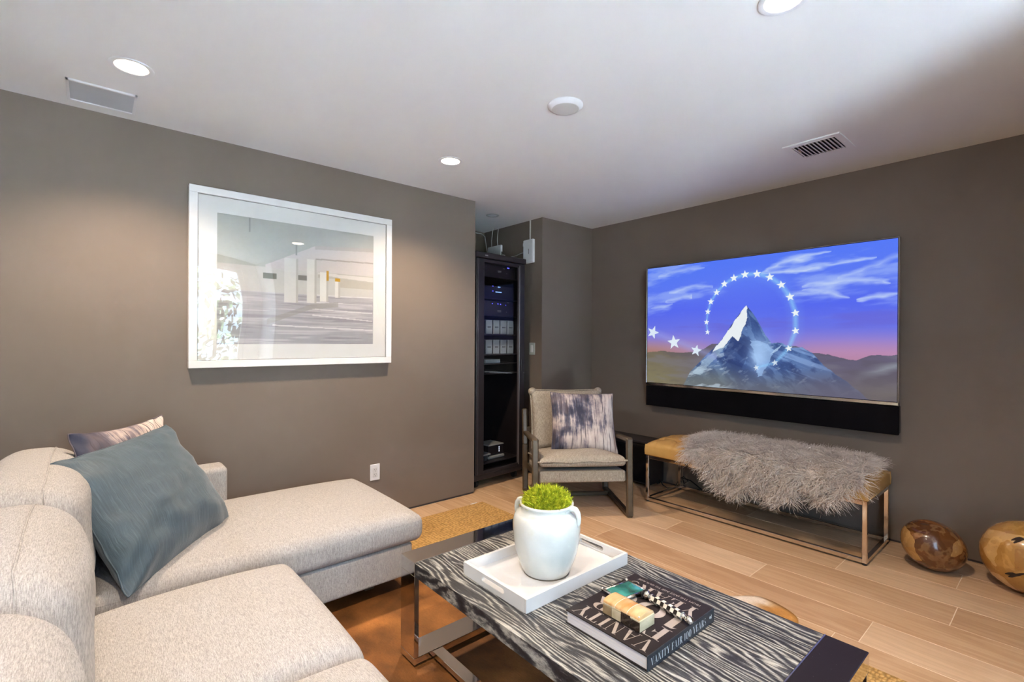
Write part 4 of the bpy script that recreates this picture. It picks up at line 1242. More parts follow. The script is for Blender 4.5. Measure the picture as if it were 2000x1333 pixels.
for (x_, y_) in but:
    z_ = 0.455 + 0.058 * max(0, (1 - abs(x_ / bx) ** 2.6)) ** 0.6 - 0.034
    if b0 is None:
        b0 = build('button', MB().lathe([(0.0105, -0.003), (0.009, 0.002), (0.004, 0.0045), (0.001, 0.005)], 12), 'leather_dark', cush, True)
        b0.location = (x_, y_, z_)
    else:
        copy_piece(b0, (x_, y_, z_), cush)
welt = [(bx * sx, by * sy, 0.376) for sx, sy in ((-1, -1), (1, -1), (1, 1), (-1, 1))]
build('welt', MB().tube([(bx * 1.008 * sx, (by + 0.004) * sy, 0.377) for sx, sy in ((-1, -1), (1, -1), (1, 1), (-1, 1))], 0.004, 6, closed=True), 'leather', cush, 'all')
for sy in (-1, 1):
    for sx in (-1, 1):
        build('corner_seam', MB().tube([(bx * 1.012 * sx, (by + 0.005) * sy, 0.378), (bx * 1.014 * sx, (by + 0.006) * sy, 0.42), (bx * 1.0 * sx, (by + 0.002) * sy, 0.457)], 0.0028, 6), 'leather', cush, 'all')

# ------------------------------------------------------------------ sheepskin on the bench
skin = thing('sheepskin_throw', 'shaggy taupe sheepskin throw draped over the leather bench', 'throw', ((BX0 + BX1) / 2, 1.33, 0.455))
sx0, sy0, sz0 = (BX0 + BX1) / 2, 1.33, 0.455
fy = [0.74, 0.80, 0.86, 0.90, 0.96, 1.00, 1.05, 1.095, 1.115, 1.14, 1.19, 1.27, 1.35, 1.385, 1.42, 1.46, 1.50, 1.55, 1.63, 1.68, 1.72, 1.76, 1.81, 1.87, 1.93]
fz = [0.50, 0.47, 0.42, 0.36, 0.32, 0.295, 0.33, 0.385, 0.395, 0.31, 0.258, 0.250, 0.265, 0.325, 0.318, 0.27, 0.230, 0.222, 0.245, 0.31, 0.36, 0.39, 0.405, 0.455, 0.49]
def pelt(y, w):
    """y along the bench, w in 0..1 from back edge to front hem -> point, normal"""
    hem = np.interp(y, fy, fz)
    endk = np.clip(np.minimum((1.90 - y) / 0.16, (y - 0.775) / 0.10), 0, 1) ** 0.5
    xb = 3.80 - 0.10 * (1 - endk) - 0.06 * np.sin(y * 9) ** 2
    top_len = xb - 3.345
    xf, ra = 3.376, 0.046
    top_len = xb - xf
    arc = ra * pi / 2
    zt = 0.466 + 0.060 * np.clip(1 - np.abs((xf - 3.596) / 0.26) ** 2.6, 0, 1) ** 0.6
    hang = np.clip(zt - ra - hem, 0.001, 1)
    s = w * (top_len + arc + hang)
    on = s < top_len
    ang = np.clip((s - top_len) / ra, 0, pi / 2)
    below = np.clip(s - top_len - arc, 0, 1)
    bulge = 0.016 * np.sin(y * 23) + 0.012 * np.sin(y * 41 + 1)
    xs = xb - np.minimum(s, top_len)
    crown = 0.060 * np.clip(1 - np.abs((xs - 3.596) / 0.26) ** 2.6, 0, 1) ** 0.6
    x = xs - ra * np.sin(ang) - bulge * np.clip(below / 0.1, 0, 1)
    z = np.where(on, 0.466 + crown, zt - ra + ra * np.cos(ang) - below)
    lump = 0.026 * fbm(y * 9, s * 9, 61, 2)
    nx = np.where(on, -0.15, -np.sin(ang))
    nz = np.where(on, 0.97, np.cos(ang) + 0.15)
    x = x + nx * lump
    z = z + nz * lump
    return x - sx0, y - sy0, z - sz0, nx, nz
ys_, ws_ = np.meshgrid(np.linspace(0.785, 1.885, 70), np.linspace(0, 1, 34))
X_, Y_, Z_, _, _ = pelt(ys_, ws_)
m = MB()
m.v = np.stack([X_.ravel(), Y_.ravel(), Z_.ravel()], 1).tolist()
i = (np.arange(33)[:, None] * 70 + np.arange(69)[None]).ravel()
m.f = np.stack([i, i + 1, i + 71, i + 70], 1).tolist()
build('hide', m, 'wool', skin, 'all')
NS, SEG = 26000, 6
yy_ = rng.uniform(0.79, 1.88, NS); ww_ = rng.uniform(0.0, 1.0, NS)
rx, ry, rz, nx_a, nz_a = pelt(yy_, ww_)
root = np.stack([rx, ry, rz], 1)
nn = np.stack([nx_a, np.zeros(NS), nz_a], 1)
cl_a = fbm(yy_ * 24, ww_ * 20, 71, 3) * 2 * pi * 2.5
cl_b = fbm(yy_ * 24 + 9, ww_ * 20 + 4, 77, 3)
lean = np.stack([np.cos(cl_a) * 1.1, np.sin(cl_a) * 1.1, -0.2 + 0 * cl_a], 1)
lean += rng.normal(0, 0.16, (NS, 3))
endpull = np.clip((yy_ - 1.82) / 0.08, 0, 1)[:, None] * np.array([0, 0.6, -0.3]) - np.clip((0.84 - yy_) / 0.06, 0, 1)[:, None] * np.array([0, 0.4, 0.5])
down = (0.15 + 0.85 * np.clip(-nx_a, 0, 1))[:, None] * np.array([0, 0, -1.0])
d0 = nn * 0.75 + lean * 0.7 + endpull
d0 /= np.linalg.norm(d0, axis=1, keepdims=True)
L_ = (0.045 + 0.050 * cl_b + rng.uniform(0, 0.012, NS))[:, None]
wid = rng.uniform(0.0011, 0.0021, NS)[:, None]
side = np.cross(d0, rng.normal(0, 1, (NS, 3)))
side /= np.linalg.norm(side, axis=1, keepdims=True)
side2 = np.cross(d0, side)
ph = cl_a[:, None] * 2 + rng.uniform(-0.5, 0.5, (NS, 1))
VV = np.zeros((NS, SEG + 1, 2, 3))
for k in range(SEG + 1):
    s = k / SEG
    c = root + L_ * (d0 * s + (down * 0.75 + lean * 0.25) * s * s * 0.6)
    cur = 0.009 * s * (side * np.cos(ph + s * 7) + side2 * np.sin(ph + s * 7))
    c = c + cur
    w_ = wid * (1 - 0.75 * s)
    VV[:, k, 0] = c - side * w_
    VV[:, k, 1] = c + side * w_
VV[..., 0] = np.minimum(VV[..., 0], 3.885 - sx0)
base = (np.arange(NS) * (SEG + 1) * 2)[:, None, None]
kk = (np.arange(SEG) * 2)[None, :, None]
FF = base + kk + np.array([0, 1, 3, 2])[None, None]
m = MB(); m.v = VV.reshape(-1, 3).tolist(); m.f = FF.reshape(-1, 4).tolist()
wl = build('wool', m, 'wool', skin, 'all')
wl['kind'] = 'stuff'

# ------------------------------------------------------------------ subwoofer and cables by the bench
t = thing('subwoofer', 'low black subwoofer against the wall between armchair and bench', 'speaker', (3.760, 2.690, 0))
build('cabinet', MB().cbox(-0.105, 0.125, -0.275, 0.30, 0.020, 0.375, 0.004), 'black', t)
build('top_panel', MB().cbox(-0.115, 0.128, -0.285, 0.31, 0.375, 0.397, 0.004), 'black_satin', t)
build('grille', MB().cbox(-0.111, -0.104, -0.255, 0.28, 0.035, 0.355, 0.003), 'black_cloth', t)
for x in (-0.08, 0.09):
    for y in (-0.24, 0.26):
        build('foot', MB().lathe([(0.018, 0), (0.018, 0.021)], 12, (x, y, 0)), 'rubber', t)
tag(build('power_cable', MB().tube([(3.80, 2.405, 0.05), (3.80, 2.37, 0.012), (3.76, 2.30, 0.008), (3.82, 2.265, 0.010), (3.872, 2.262, 0.06), (3.876, 2.215, 0.105), (3.876, 2.17, 0.075), (3.876, 2.21, 0.045), (3.876, 2.225, 0.09), (3.876, 2.15, 0.085), (3.872, 2.02, 0.02), (3.86, 1.88, 0.007), (3.862, 1.70, 0.006), (3.87, 1.58, 0.006)], 0.0045, 6), 'rubber', None, 'all'), 'coiled black power cable on the floor behind the bench leg', 'cable')

# ------------------------------------------------------------------ polished root-wood balls
def wood_ball(label, c, radii, rot, mat, dents, voids, seed):
    R0 = Matrix.Rotation(rot[2], 4, 'Z') @ Matrix.Rotation(rot[1], 4, 'Y') @ Matrix.Rotation(rot[0], 4, 'X')
    nu, nv = 96, 64
    th = np.linspace(0, 2 * pi, nu, endpoint=False); ph = np.linspace(0.02, pi - 0.02, nv)
    TH, PH = np.meshgrid(th, ph)
    D = np.stack([np.sin(PH) * np.cos(TH), np.sin(PH) * np.sin(TH), np.cos(PH)], -1)
    rr = 1 + 0.035 * (fbm(TH * 1.2 + 3, PH * 1.6, seed, 2) - 0.5) * np.sin(PH)
    for (dx, dy, dz, w, dep) in dents:
        q = Vector((dx, dy, dz)).normalized()
        ang = np.arccos(np.clip(D @ np.array(q), -1, 1))
        rr = rr - dep * np.exp(-(ang / w) ** 4)
    P = D * rr[..., None] * np.array(radii)
    P = P @ np.array(R0.to_3x3()).T
    zmin = P[..., 2].min()
    t = thing('wooden_ball', label, 'wooden ball', (c[0], c[1], 0), group='polished root-wood balls by the wall')
    m = MB()
    P[..., 2] -= zmin
    m.v = P.reshape(-1, 3).tolist()
    i = np.arange(nv - 1)[:, None] * nu + np.arange(nu)[None]
    j = np.arange(nv - 1)[:, None] * nu + (np.arange(nu)[None] + 1) % nu
    m.f = np.stack([i, i + nu, j + nu, j], -1).reshape(-1, 4).tolist()
    m.f.append(tuple(range(nu))); m.f.append(tuple(range((nv - 1) * nu, nv * nu))[::-1])
    b = build('body', m, mat, t, 'all')
    for (dx, dy, dz, a, bb, ro) in voids:
        q = Vector((dx, dy, dz)).normalized()
        p = Vector((q.x * radii[0], q.y * radii[1], q.z * radii[2])) * 1.0
        tang = q.orthogonal().normalized()
        tang = Matrix.Rotation(ro, 3, q) @ tang
        bit = q.cross(tang)
        vs_ = []
        for k in range(20):
            an = 2 * pi * k / 20
            jig = 1 + 0.35 * math.sin(3 * an + ro) + 0.2 * math.sin(5 * an)
            w = (q + tang * math.cos(an) * a * jig + bit * math.sin(an) * bb * jig).normalized()
            vs_.append(Vector((w.x * radii[0], w.y * radii[1], w.z * radii[2])) * 1.006)
        hole = MB()
        cen_ = p * 0.93
        allv = vs_ + [cen_ + (v - p) * 0.5 for v in vs_]
        allv = [R0 @ v - Vector((0, 0, zmin)) for v in allv]
        hole.add(allv, [(k, (k + 1) % 20, 20 + (k + 1) % 20, 20 + k) for k in range(20)] + [tuple(range(20, 40))])
        mid = [R0 @ (Vector(((q + (v.normalized() - q) * 0.5).normalized()[i] * radii[i] for i in range(3))) * 1.006) - Vector((0, 0, zmin)) for v in [Vector((w.x / radii[0], w.y / radii[1], w.z / radii[2])) for w in vs_]]
        top = R0 @ (p * 1.006) - Vector((0, 0, zmin))
        hole.add(allv[:20] + mid + [top], [(k, (k + 1) % 20, 20 + (k + 1) % 20, 20 + k) for k in range(20)] + [(20 + k, 20 + (k + 1) % 20, 40) for k in range(20)])
        build('hollow', hole, 'void', b)
    return t
wood_ball('smaller dark glossy wooden ball, egg-shaped, next to the bench', (3.590, 0.520), (0.156, 0.134, 0.132), (0, math.radians(28), math.radians(-48)), 'burl_a',
          [(-0.75, -0.2, 0.62, 0.42, 0.10), (-0.1, -1, 0.2, 0.3, 0.04)], [], 5)
wood_ball('larger honey-coloured wooden ball with dark hollows, cut by the right edge', (3.640, 0.155), (0.184, 0.184, 0.180), (0, 0.0, 0.0), 'burl_b',
          [(-0.75, 0.62, 0.20, 0.22, 0.06), (-0.9, 0.05, 0.25, 0.25, 0.03)], [(-0.86, 0.20, -0.26, 0.20, 0.06, 1.3), (-0.70, 0.10, 0.66, 0.22, 0.06, 1.5)], 9)

# ------------------------------------------------------------------ rugs
t = thing('jute_rug', 'large golden woven jute rug under the sofa and coffee table', 'rug', (0.6, 1.1, 0))
RX0, RX1, RY0, RY1 = -0.9 - 0.6, 2.312 - 0.6, -0.9 - 1.1, 3.038 - 1.1
build('weave', MB().cbox(RX0, RX1, RY0, RY1, 0.0005, 0.0115, 0.004), 'jute', t)
build('care_label', MB().cbox(1.60, 1.66, RY1 - 0.002, RY1 + 0.010, 0.0105, 0.012, 0.0004), 'white', t)

hide_pts = [(0.30, 1.2), (0.35, 2.15), (0.70, 2.42), (1.2, 2.45), (1.5, 2.3), (1.75, 2.0), (2.0, 1.75), (2.15, 1.5), (2.28, 1.27), (2.42, 1.13), (2.50, 1.065), (2.535, 1.01), (2.525, 0.93), (2.49, 0.855), (2.44, 0.82), (2.38, 0.815), (2.28, 0.85), (2.1, 0.72), (1.95, 0.4), (1.6, 0.2), (1.2, 0.08), (0.8, 0.2), (0.5, 0.55)]
def smooth_poly(p, n=6):
    out = []
    N = len(p)
    for i in range(N):
        p0, p1, p2, p3 = [np.array(p[(i + k - 1) % N]) for k in range(4)]
        for k in range(n):
            s = k / n
            out.append(0.5 * ((2 * p1) + (-p0 + p2) * s + (2 * p0 - 5 * p1 + 4 * p2 - p3) * s * s + (-p0 + 3 * p1 - 3 * p2 + p3) * s ** 3))
    return np.array(out)
ho = smooth_poly(hide_pts, 8)
hc = np.array([1.25, 1.25])
def hide_z(x, y):
    h = 0.0165 - 0.0105 * sstep(2.22, 2.40, x)
    return h + 0.004 * fbm(x * 5, y * 5, 81, 2) * (x < 2.3)
rad = np.linspace(0, 1, 46)
H = hc[None, None] + rad[:, None, None] * (ho - hc)[None]
hz = hide_z(H[..., 0], H[..., 1])
hz[-1] -= 0.003
nr, na = H.shape[:2]
m = MB()
m.v = np.concatenate([H, hz[..., None]], -1).reshape(-1, 3).tolist()
for r_ in range(nr - 1):
    for a_ in range(na):
        b_ = (a_ + 1) % na
        m.f.append((r_ * na + a_, (r_ + 1) * na + a_, (r_ + 1) * na + b_, r_ * na + b_))
lowr = len(m.v)
m.v += [(p[0], p[1], z - 0.005) for p, z in zip(H[-1], hz[-1])]
for a_ in range(na):
    b_ = (a_ + 1) % na
    m.f.append(((nr - 1) * na + a_, lowr + a_, lowr + b_, (nr - 1) * na + b_))
hx, hy = np.array(m.v)[:, 0], np.array(m.v)[:, 1]
n1 = fbm(hx * 2.5, hy * 2.5, 91, 4)[:, None]
n2 = fbm(hx * 14 + hy * 6, hy * 9, 93, 3)[:, None]
cb = np.array([[92, 54, 24]]) * (1 - n1) + np.array([[188, 128, 72]]) * n1
cb = cb * (0.62 + 0.75 * n2)
tipd = sstep(2.05, 2.30, hx)[:, None]
tan_ = np.array([[186, 132, 70]]) * (0.8 + 0.4 * n2)
wht = np.array([[232, 214, 196]])
tk = sstep(0.08, 0.17, 1.10 - hy + 0.03 * np.sin(hx * 60))[:, None]
tipc = wht * (1 - tk) + tan_ * tk
cb = cb * (1 - tipd) + tipc * tipd
hide = thing('cowhide_rug', 'brown cowhide rug with a white and tan tip lying under the coffee table', 'rug', (0, 0, 0))
set_colours(build('pelt', m, 'hide', hide, 'all'), np_lin(cb))

# ------------------------------------------------------------------ coffee table
TX0, TX1, TYA, TYB, TZ = 0.930, 1.624, 0.368, 1.757, 0.425
table = thing('coffee_table', 'low dark cerused-oak coffee table with polished chrome ends', 'table', ((TX0 + TX1) / 2, (TYA + TYB) / 2, 0.0215))
ox, oy, oz = (TX0 + TX1) / 2, (TYA + TYB) / 2, 0.0215
EB = 0.108
tb_bot = 0.372
def tb(name, x0, x1, y0, y1, z0, z1, mat, c=0.0015, parent=None):
    return build(name, MB().cbox(x0 - ox, x1 - ox, y0 - oy, y1 - oy, z0 - oz, z1 - oz, c), mat, parent or table)
# oak top made of boards running along the table
nb = 6
wx = (TX1 - TX0) / nb
for k in range(nb):
    tb('top_board', TX0 + k * wx + 0.0003, TX0 + (k + 1) * wx - 0.0003, TYA + EB + 0.001, TYB - EB - 0.001, tb_bot, TZ, 'cerused', 0.0006)
# chrome sled frames at both ends
for ya, yb, near in ((TYB - EB, TYB, False), (TYA, TYA + EB, True)):
    fr_ = tb('frame_top', TX0, TX1, ya, yb, 0.372, TZ + (0.0 if near else 0.001), 'chrome', 0.001)
    for x0, x1 in ((TX0, TX0 + 0.020), (TX1 - 0.020, TX1)):
        tb('frame_leg', x0, x1, ya, yb, 0.055, 0.372, 'chrome', 0.001)
    tb('frame_foot', TX0, TX1, ya, yb, 0.030, 0.055, 'chrome', 0.001)
    for x0 in (TX0 + 0.02, TX1 - 0.04):
        for y0 in (ya + 0.008, yb - 0.028):
            tb('foot_pad', x0, x0 + 0.02, y0, y0 + 0.02, oz, 0.030, 'rubber', 0.002)
    if near:
        tb('end_panel', TX0 + 0.0015, TX1 - 0.0015, ya + 0.0015, yb - 0.004, TZ - 0.004, TZ + 0.0012, 'dusty_dark_reflection', 0.0004)  # chrome end whose dark reflection is painted on as a thin panel
        tb('inlay_strip', TX0, TX1, yb - 0.004, yb, TZ - 0.003, TZ + 0.0014, 'steel', 0.0004)
for x0 in (TX0 + 0.082, TX1 - 0.128):
    tb('stretcher', x0, x0 + 0.046, TYA + EB, TYB - EB, 0.032, 0.053, 'chrome', 0.001)

# tray
t = thing('serving_tray', 'white lacquer serving tray with cut-out handles on the coffee table', 'tray', (1.2855, 1.286, TZ + 0.0005))
tx_, ty_, tw, th_ = 0.2625, 0.171, 0.012, 0.0455
build('base', MB().box(-tx_ + tw, tx_ - tw, -ty_ + tw, ty_ - tw, 0, 0.009), 'white_lacquer', t)
for s_ in (-1, 1):
    build('long_side', MB().cbox(-tx_, tx_, min(s_ * ty_, s_ * (ty_ - tw)), max(s_ * ty_, s_ * (ty_ - tw)), 0, th_, 0.001), 'white_lacquer', t)
def slot_side(x0, x1):
    hs, r, zc = 0.062, 0.0085, 0.026
    n = 6
    inner = [(hs - r + r * math.cos(a), zc + r * math.sin(a)) for a in np.linspace(-pi / 2, pi / 2, n)] + [(-hs + r + r * math.cos(a), zc + r * math.sin(a)) for a in np.linspace(pi / 2, 3 * pi / 2, n)]
    Y = ty_ - tw
    m = MB()
    N = len(inner)
    outer = []
    for (a, b) in inner:
        outer.append((a, b))
    def ring(y, z):
        return [(x0, y, z), (x1, y, z)]
    # outer boundary points matched to the slot points
    out = [(Y, 0.0)] + [(Y, th_ * k / (n - 1)) for k in range(1, n - 1)] + [(Y, th_)] + [(-Y, th_)] + [(-Y, th_ * (1 - k / (n - 1))) for k in range(1, n - 1)] + [(-Y, 0.0)]
    vs_ = [(x0, a, b) for a, b in inner] + [(x1, a, b) for a, b in inner] + [(x0, a, b) for a, b in out] + [(x1, a, b) for a, b in out]
    fs_ = []
    for k in range(N):
        l = (k + 1) % N
        fs_.append((k, l, N + l, N + k))
        fs_.append((2 * N + k, 3 * N + k, 3 * N + l, 2 * N + l))
        fs_.append((k, 2 * N + k, 2 * N + l, l))
        fs_.append((N + k, N + l, 3 * N + l, 3 * N + k))
    return m.add(vs_, fs_)
build('handle_side', slot_side(-tx_, -tx_ + tw), 'white_lacquer', t)
build('handle_side', slot_side(tx_ - tw, tx_), 'white_lacquer', t)

# vase with moss
VZ = TZ + 0.0005 + 0.009
vase = thing('ceramic_jar', 'white glazed two-handled jar on the tray', 'jar', (1.262, 1.268, VZ))
prof = [(0.066, 0.0), (0.082, 0.002), (0.086, 0.008), (0.095, 0.028), (0.106, 0.055), (0.1155, 0.088), (0.1215, 0.125), (0.1245, 0.165), (0.1235, 0.190), (0.1185, 0.2085), (0.1105, 0.219), (0.0985, 0.225), (0.0935, 0.229), (0.0925, 0.236), (0.0950, 0.243), (0.0995, 0.2475), (0.1000, 0.2520), (0.0965, 0.2555), (0.0905, 0.2540), (0.0875, 0.2470), (0.0870, 0.225), (0.090, 0.20)]
build('body', MB().lathe(prof, 72, capt=False), 'glaze', vase, 'all')
build('foot_ring', MB().lathe([(0.080, -0.0004), (0.0835, 0.0006), (0.0845, 0.0035)], 48, capt=False), 'clay_foot', vase, 'all')
for sgn in (1, -1):
    an = math.radians(-70 if sgn > 0 else 110)
    ca, sa = math.cos(an), math.sin(an)
    pts = []
    for rr_, zz_ in ((0.092, 0.240), (0.103, 0.246), (0.1135, 0.243), (0.1215, 0.233), (0.1260, 0.217), (0.1265, 0.200), (0.1235, 0.184)):
        pts.append((rr_ * ca, rr_ * sa, zz_))
    hd = MB()
    for k in range(len(pts) - 1):
        pass
    hd.tube(pts, [0.010, 0.0115, 0.0115, 0.0105, 0.009, 0.0075, 0.004], 12)
    build('handle', hd, 'glaze', vase, 'all')
mt_ = thing('moss_mound', 'bright green moss mound filling the jar', 'moss', (1.262, 1.268, VZ + 0.215))
dome = [(0.086, 0.0), (0.0865, 0.022), (0.081, 0.045), (0.066, 0.064), (0.042, 0.076), (0.018, 0.081), (0.001, 0.082)]
build('cushion', MB().lathe(dome, 40), 'moss', mt_, 'all')
NB = 12000
an = rng.uniform(0, 2 * pi, NB); q = np.sqrt(rng.uniform(0, 1, NB))
dr_ = np.interp(q, [0, 0.2, 0.5, 0.76, 0.94, 1.0], [0.0, 0.018, 0.042, 0.066, 0.081, 0.0865])
dz_ = np.interp(q, [0, 0.2, 0.5, 0.76, 0.94, 1.0], [0.082, 0.081, 0.076, 0.064, 0.045, 0.03])
root = np.stack([dr_ * np.cos(an), dr_ * np.sin(an), dz_], 1)
dirn = np.stack([np.cos(an) * q * 0.9, np.sin(an) * q * 0.9, 1.1 - 0.7 * q], 1) + rng.normal(0, 0.45, (NB, 3))
dirn /= np.linalg.norm(dirn, axis=1, keepdims=True)
ln = (rng.uniform(0.006, 0.016, NB) * (1 + 1.0 * (rng.uniform(0, 1, NB) > 0.93)))[:, None]
sd = np.cross(dirn, rng.normal(0, 1, (NB, 3))); sd /= np.linalg.norm(sd, axis=1, keepdims=True)
w_ = 0.0008
tri = np.stack([root - sd * w_, root + sd * w_, root + dirn * ln * 0.6 + sd * w_ * 0.8 + rng.normal(0, 0.001, (NB, 3)), root + dirn * ln + rng.normal(0, 0.0012, (NB, 3))], 1)
m = MB(); m.v = tri.reshape(-1, 3).tolist()
b_ = (np.arange(NB) * 4)[:, None]
m.f = (b_ + np.array([[0, 1, 2, 3]])).tolist()
bl = build('blades', m, 'moss', mt_)
bl['kind'] = 'stuff'

# book
BKX0, BKX1, BKY0, BKY1 = 1.084, 1.437, 0.719, 1.005
BKZ, BKH = TZ + 0.0005, 0.041
book = thing('coffee_table_book', 'thick black hardback book with large taupe cover lettering on the table', 'book', ((BKX0 + BKX1) / 2, (BKY0 + BKY1) / 2, BKZ))
bx_, by_ = (BKX1 - BKX0) / 2, (BKY1 - BKY0) / 2
build('front_cover', MB().cbox(-bx_, bx_, -by_, by_, BKH - 0.0035, BKH, 0.0006), 'book_cloth', book)
build('back_cover', MB().cbox(-bx_, bx_, -by_, by_, 0, 0.0035, 0.0006), 'book_cloth', book)
build('spine', MB().cbox(-bx_, bx_, -by_ - 0.0025, -by_ + 0.0015, 0.0, BKH, 0.0012), 'book_spine', book)
build('pages', MB().box(-bx_ + 0.004, bx_ - 0.004, -by_ + 0.002, by_ - 0.004, 0.0035, BKH - 0.0035), 'pages', book)
GL = {}
tk_ = 0.20
def arc_ring(cx, cy, rx, ry, tx_k, ty_k, a0, a1, n=22):
    polys = []
    for k in range(n):
        p0 = math.radians(a0 + (a1 - a0) * k / n); p1 = math.radians(a0 + (a1 - a0) * (k + 1) / n)
        polys.append([(cx + rx * math.cos(p0), cy + ry * math.sin(p0)), (cx + rx * math.cos(p1), cy + ry * math.sin(p1)), (cx + (rx - tx_k) * math.cos(p1), cy + (ry - ty_k) * math.sin(p1)), (cx + (rx - tx_k) * math.cos(p0), cy + (ry - ty_k) * math.sin(p0))])
    return polys
def rect(x0, y0, x1, y1):
    return [(x0, y0), (x1, y0), (x1, y1), (x0, y1)]
h_ = 0.03
GL['V'] = (0.92, [[(0.04, 1), (0.53, 0), (0.45, 0), (0.28 - 0.48 + 0.48, 1)][::-1], [(0.47, 0), (0.51, 0), (0.84, 1), (0.80, 1)], rect(-0.02, 1 - h_, 0.38, 1), rect(0.68, 1 - h_, 0.94, 1)])
GL['V'] = (0.92, [[(0.04, 1), (0.42, 0), (0.54, 0), (0.28, 1)], [(0.49, 0), (0.53, 0), (0.84, 1), (0.80, 1)], rect(-0.02, 1 - h_, 0.38, 1), rect(0.68, 1 - h_, 0.94, 1)])
GL['A'] = (0.96, [[(0.08, 0), (0.12, 0), (0.44, 1), (0.40, 1)], [(0.38, 1), (0.64, 0), (0.88, 0), (0.50, 1)], rect(0.20, 0.31, 0.70, 0.31 + h_), rect(-0.02, 0, 0.22, h_), rect(0.54, 0, 0.98, h_)])
GL['N'] = (0.96, [rect(0.12, 0, 0.15, 1), [(0.06, 1), (0.62, 0), (0.84, 0), (0.28, 1)], rect(0.81, 0, 0.84, 1), rect(0, 0, 0.26, h_), rect(0.70, 1 - h_, 0.96, 1), rect(0.0, 1 - h_, 0.2, 1)])
GL['I'] = (0.44, [rect(0.11, 0, 0.33, 1), rect(0, 0, 0.44, h_), rect(0, 1 - h_, 0.44, 1)])
GL['T'] = (0.86, [rect(0.32, 0, 0.54, 1), rect(0.03, 1 - h_, 0.83, 1), [(0.03, 1), (0.03, 0.72), (0.12, 0.97)], [(0.83, 1), (0.74, 0.97), (0.83, 0.72)], rect(0.2, 0, 0.66, h_)])
GL['Y'] = (0.88, [[(0.02, 1), (0.34, 0.44), (0.54, 0.44), (0.26, 1)], rect(0.33, 0, 0.55, 0.46), [(0.50, 0.44), (0.54, 0.44), (0.86, 1), (0.82, 1)], rect(-0.04, 1 - h_, 0.36, 1), rect(0.72, 1 - h_, 0.94, 1), rect(0.21, 0, 0.67, h_)])
GL['F'] = (0.78, [rect(0.11, 0, 0.33, 1), rect(0, 1 - h_, 0.74, 1), [(0.74, 1), (0.62, 0.97), (0.74, 0.70)], rect(0.33, 0.49, 0.54, 0.52), [(0.54, 0.64), (0.44, 0.505), (0.54, 0.37)], rect(0, 0, 0.46, h_)])
GL['E'] = (0.82, [rect(0.11, 0, 0.33, 1), rect(0, 1 - h_, 0.74, 1), [(0.74, 1), (0.62, 0.97), (0.74, 0.70)], rect(0.33, 0.49, 0.54, 0.52), [(0.54, 0.64), (0.44, 0.505), (0.54, 0.37)], rect(0, 0, 0.78, h_), [(0.78, 0), (0.78, 0.32), (0.64, 0.03)]])
GL['R'] = (0.94, [rect(0.11, 0, 0.33, 1), rect(0, 0, 0.44, h_), rect(0, 1 - h_, 0.46, 1), [(0.40, 0.50), (0.66, 0.48), (0.92, 0.0), (0.70, 0.0)], rect(0.33, 0.48, 0.46, 0.51)] + arc_ring(0.44, 0.745, 0.34, 0.255, 0.20, 0.03, -90, 90))
GL['S'] = (0.66, arc_ring(0.31, 0.755, 0.25, 0.245, 0.05, 0.05, 30, 180, 14) + arc_ring(0.31, 0.245, 0.26, 0.245, 0.05, 0.05, -180 + 30, 0, 14) + [[(0.06, 0.755), (0.11, 0.72), (0.40, 0.52), (0.57, 0.245), (0.45, 0.245), (0.28, 0.40), (0.06, 0.66)]])
GL['0'] = (0.86, arc_ring(0.43, 0.5, 0.42, 0.51, 0.22, 0.035, 0, 360, 36))
GL['1'] = (0.44, [rect(0.11, 0, 0.33, 1), rect(0, 0, 0.44, h_), [(0.0, 0.86), (0.11, 0.90), (0.11, 1.0)]])
GL[' '] = (0.34, [])
def write(txt, width, height, fmap, gap=0.10):
    total = sum(GL[c][0] + gap for c in txt) - gap
    sx_ = width / total
    m = MB()
    x = 0.0
    for c in txt:
        w, polys = GL[c]
        for p in polys:
            m.add([fmap((x + a) * sx_, b * height) for a, b in p], [tuple(range(len(p)))])
        x += w + gap
    return m
zc_ = BKH + 0.0004
# cover lines run along +y, letter tops towards -x
def cover(x_base, y_start):
    return lambda a, b: (x_base - b, y_start + a, zc_)
build('title_lettering', write('VANITY', 0.256, 0.056, cover(-bx_ + 0.066, -by_ + 0.012)), 'letter', book)
build('title_lettering', write('FAIR', 0.250, 0.070, cover(-bx_ + 0.146, -by_ + 0.014)), 'letter', book)
build('title_lettering', write('100', 0.250, 0.078, cover(-bx_ + 0.234, -by_ + 0.014)), 'letter', book)
build('title_lettering', write('YEARS', 0.250, 0.058, cover(-bx_ + 0.310, -by_ + 0.014)), 'letter', book)
def text_mesh(name, body, size, mat, parent, M, squeeze=1.0):
    cu = bpy.data.curves.new(name, 'FONT')
    cu.body = body; cu.size = size; cu.resolution_u = 2
    tmp = bpy.data.objects.new(name + '_src', cu)
    me = tmp.to_mesh()
    m = MB(); m.add([M @ Vector((v.co.x * squeeze, v.co.y, 0)) for v in me.vertices], [tuple(p.vertices) for p in me.polygons])
    tmp.to_mesh_clear()
    bpy.data.objects.remove(tmp)
    bpy.data.curves.remove(cu)
    return build(name, m, mat, parent)
text_mesh('subtitle_lettering', 'FROM THE JAZZ AGE TO OUR AGE', 0.0135, 'letter', book, Matrix(((0, -1, 0, bx_ - 0.018), (1, 0, 0, -by_ + 0.030), (0, 0, 1, zc_), (0, 0, 0, 1))), 1.05)
build('spine_lettering', write('VANITY FAIR 100 YEARS', 0.288, 0.0205, lambda a, b: (-bx_ + 0.014 + a, -by_ - 0.0029, 0.0105 + b), 0.16), 'letter_pale', book)
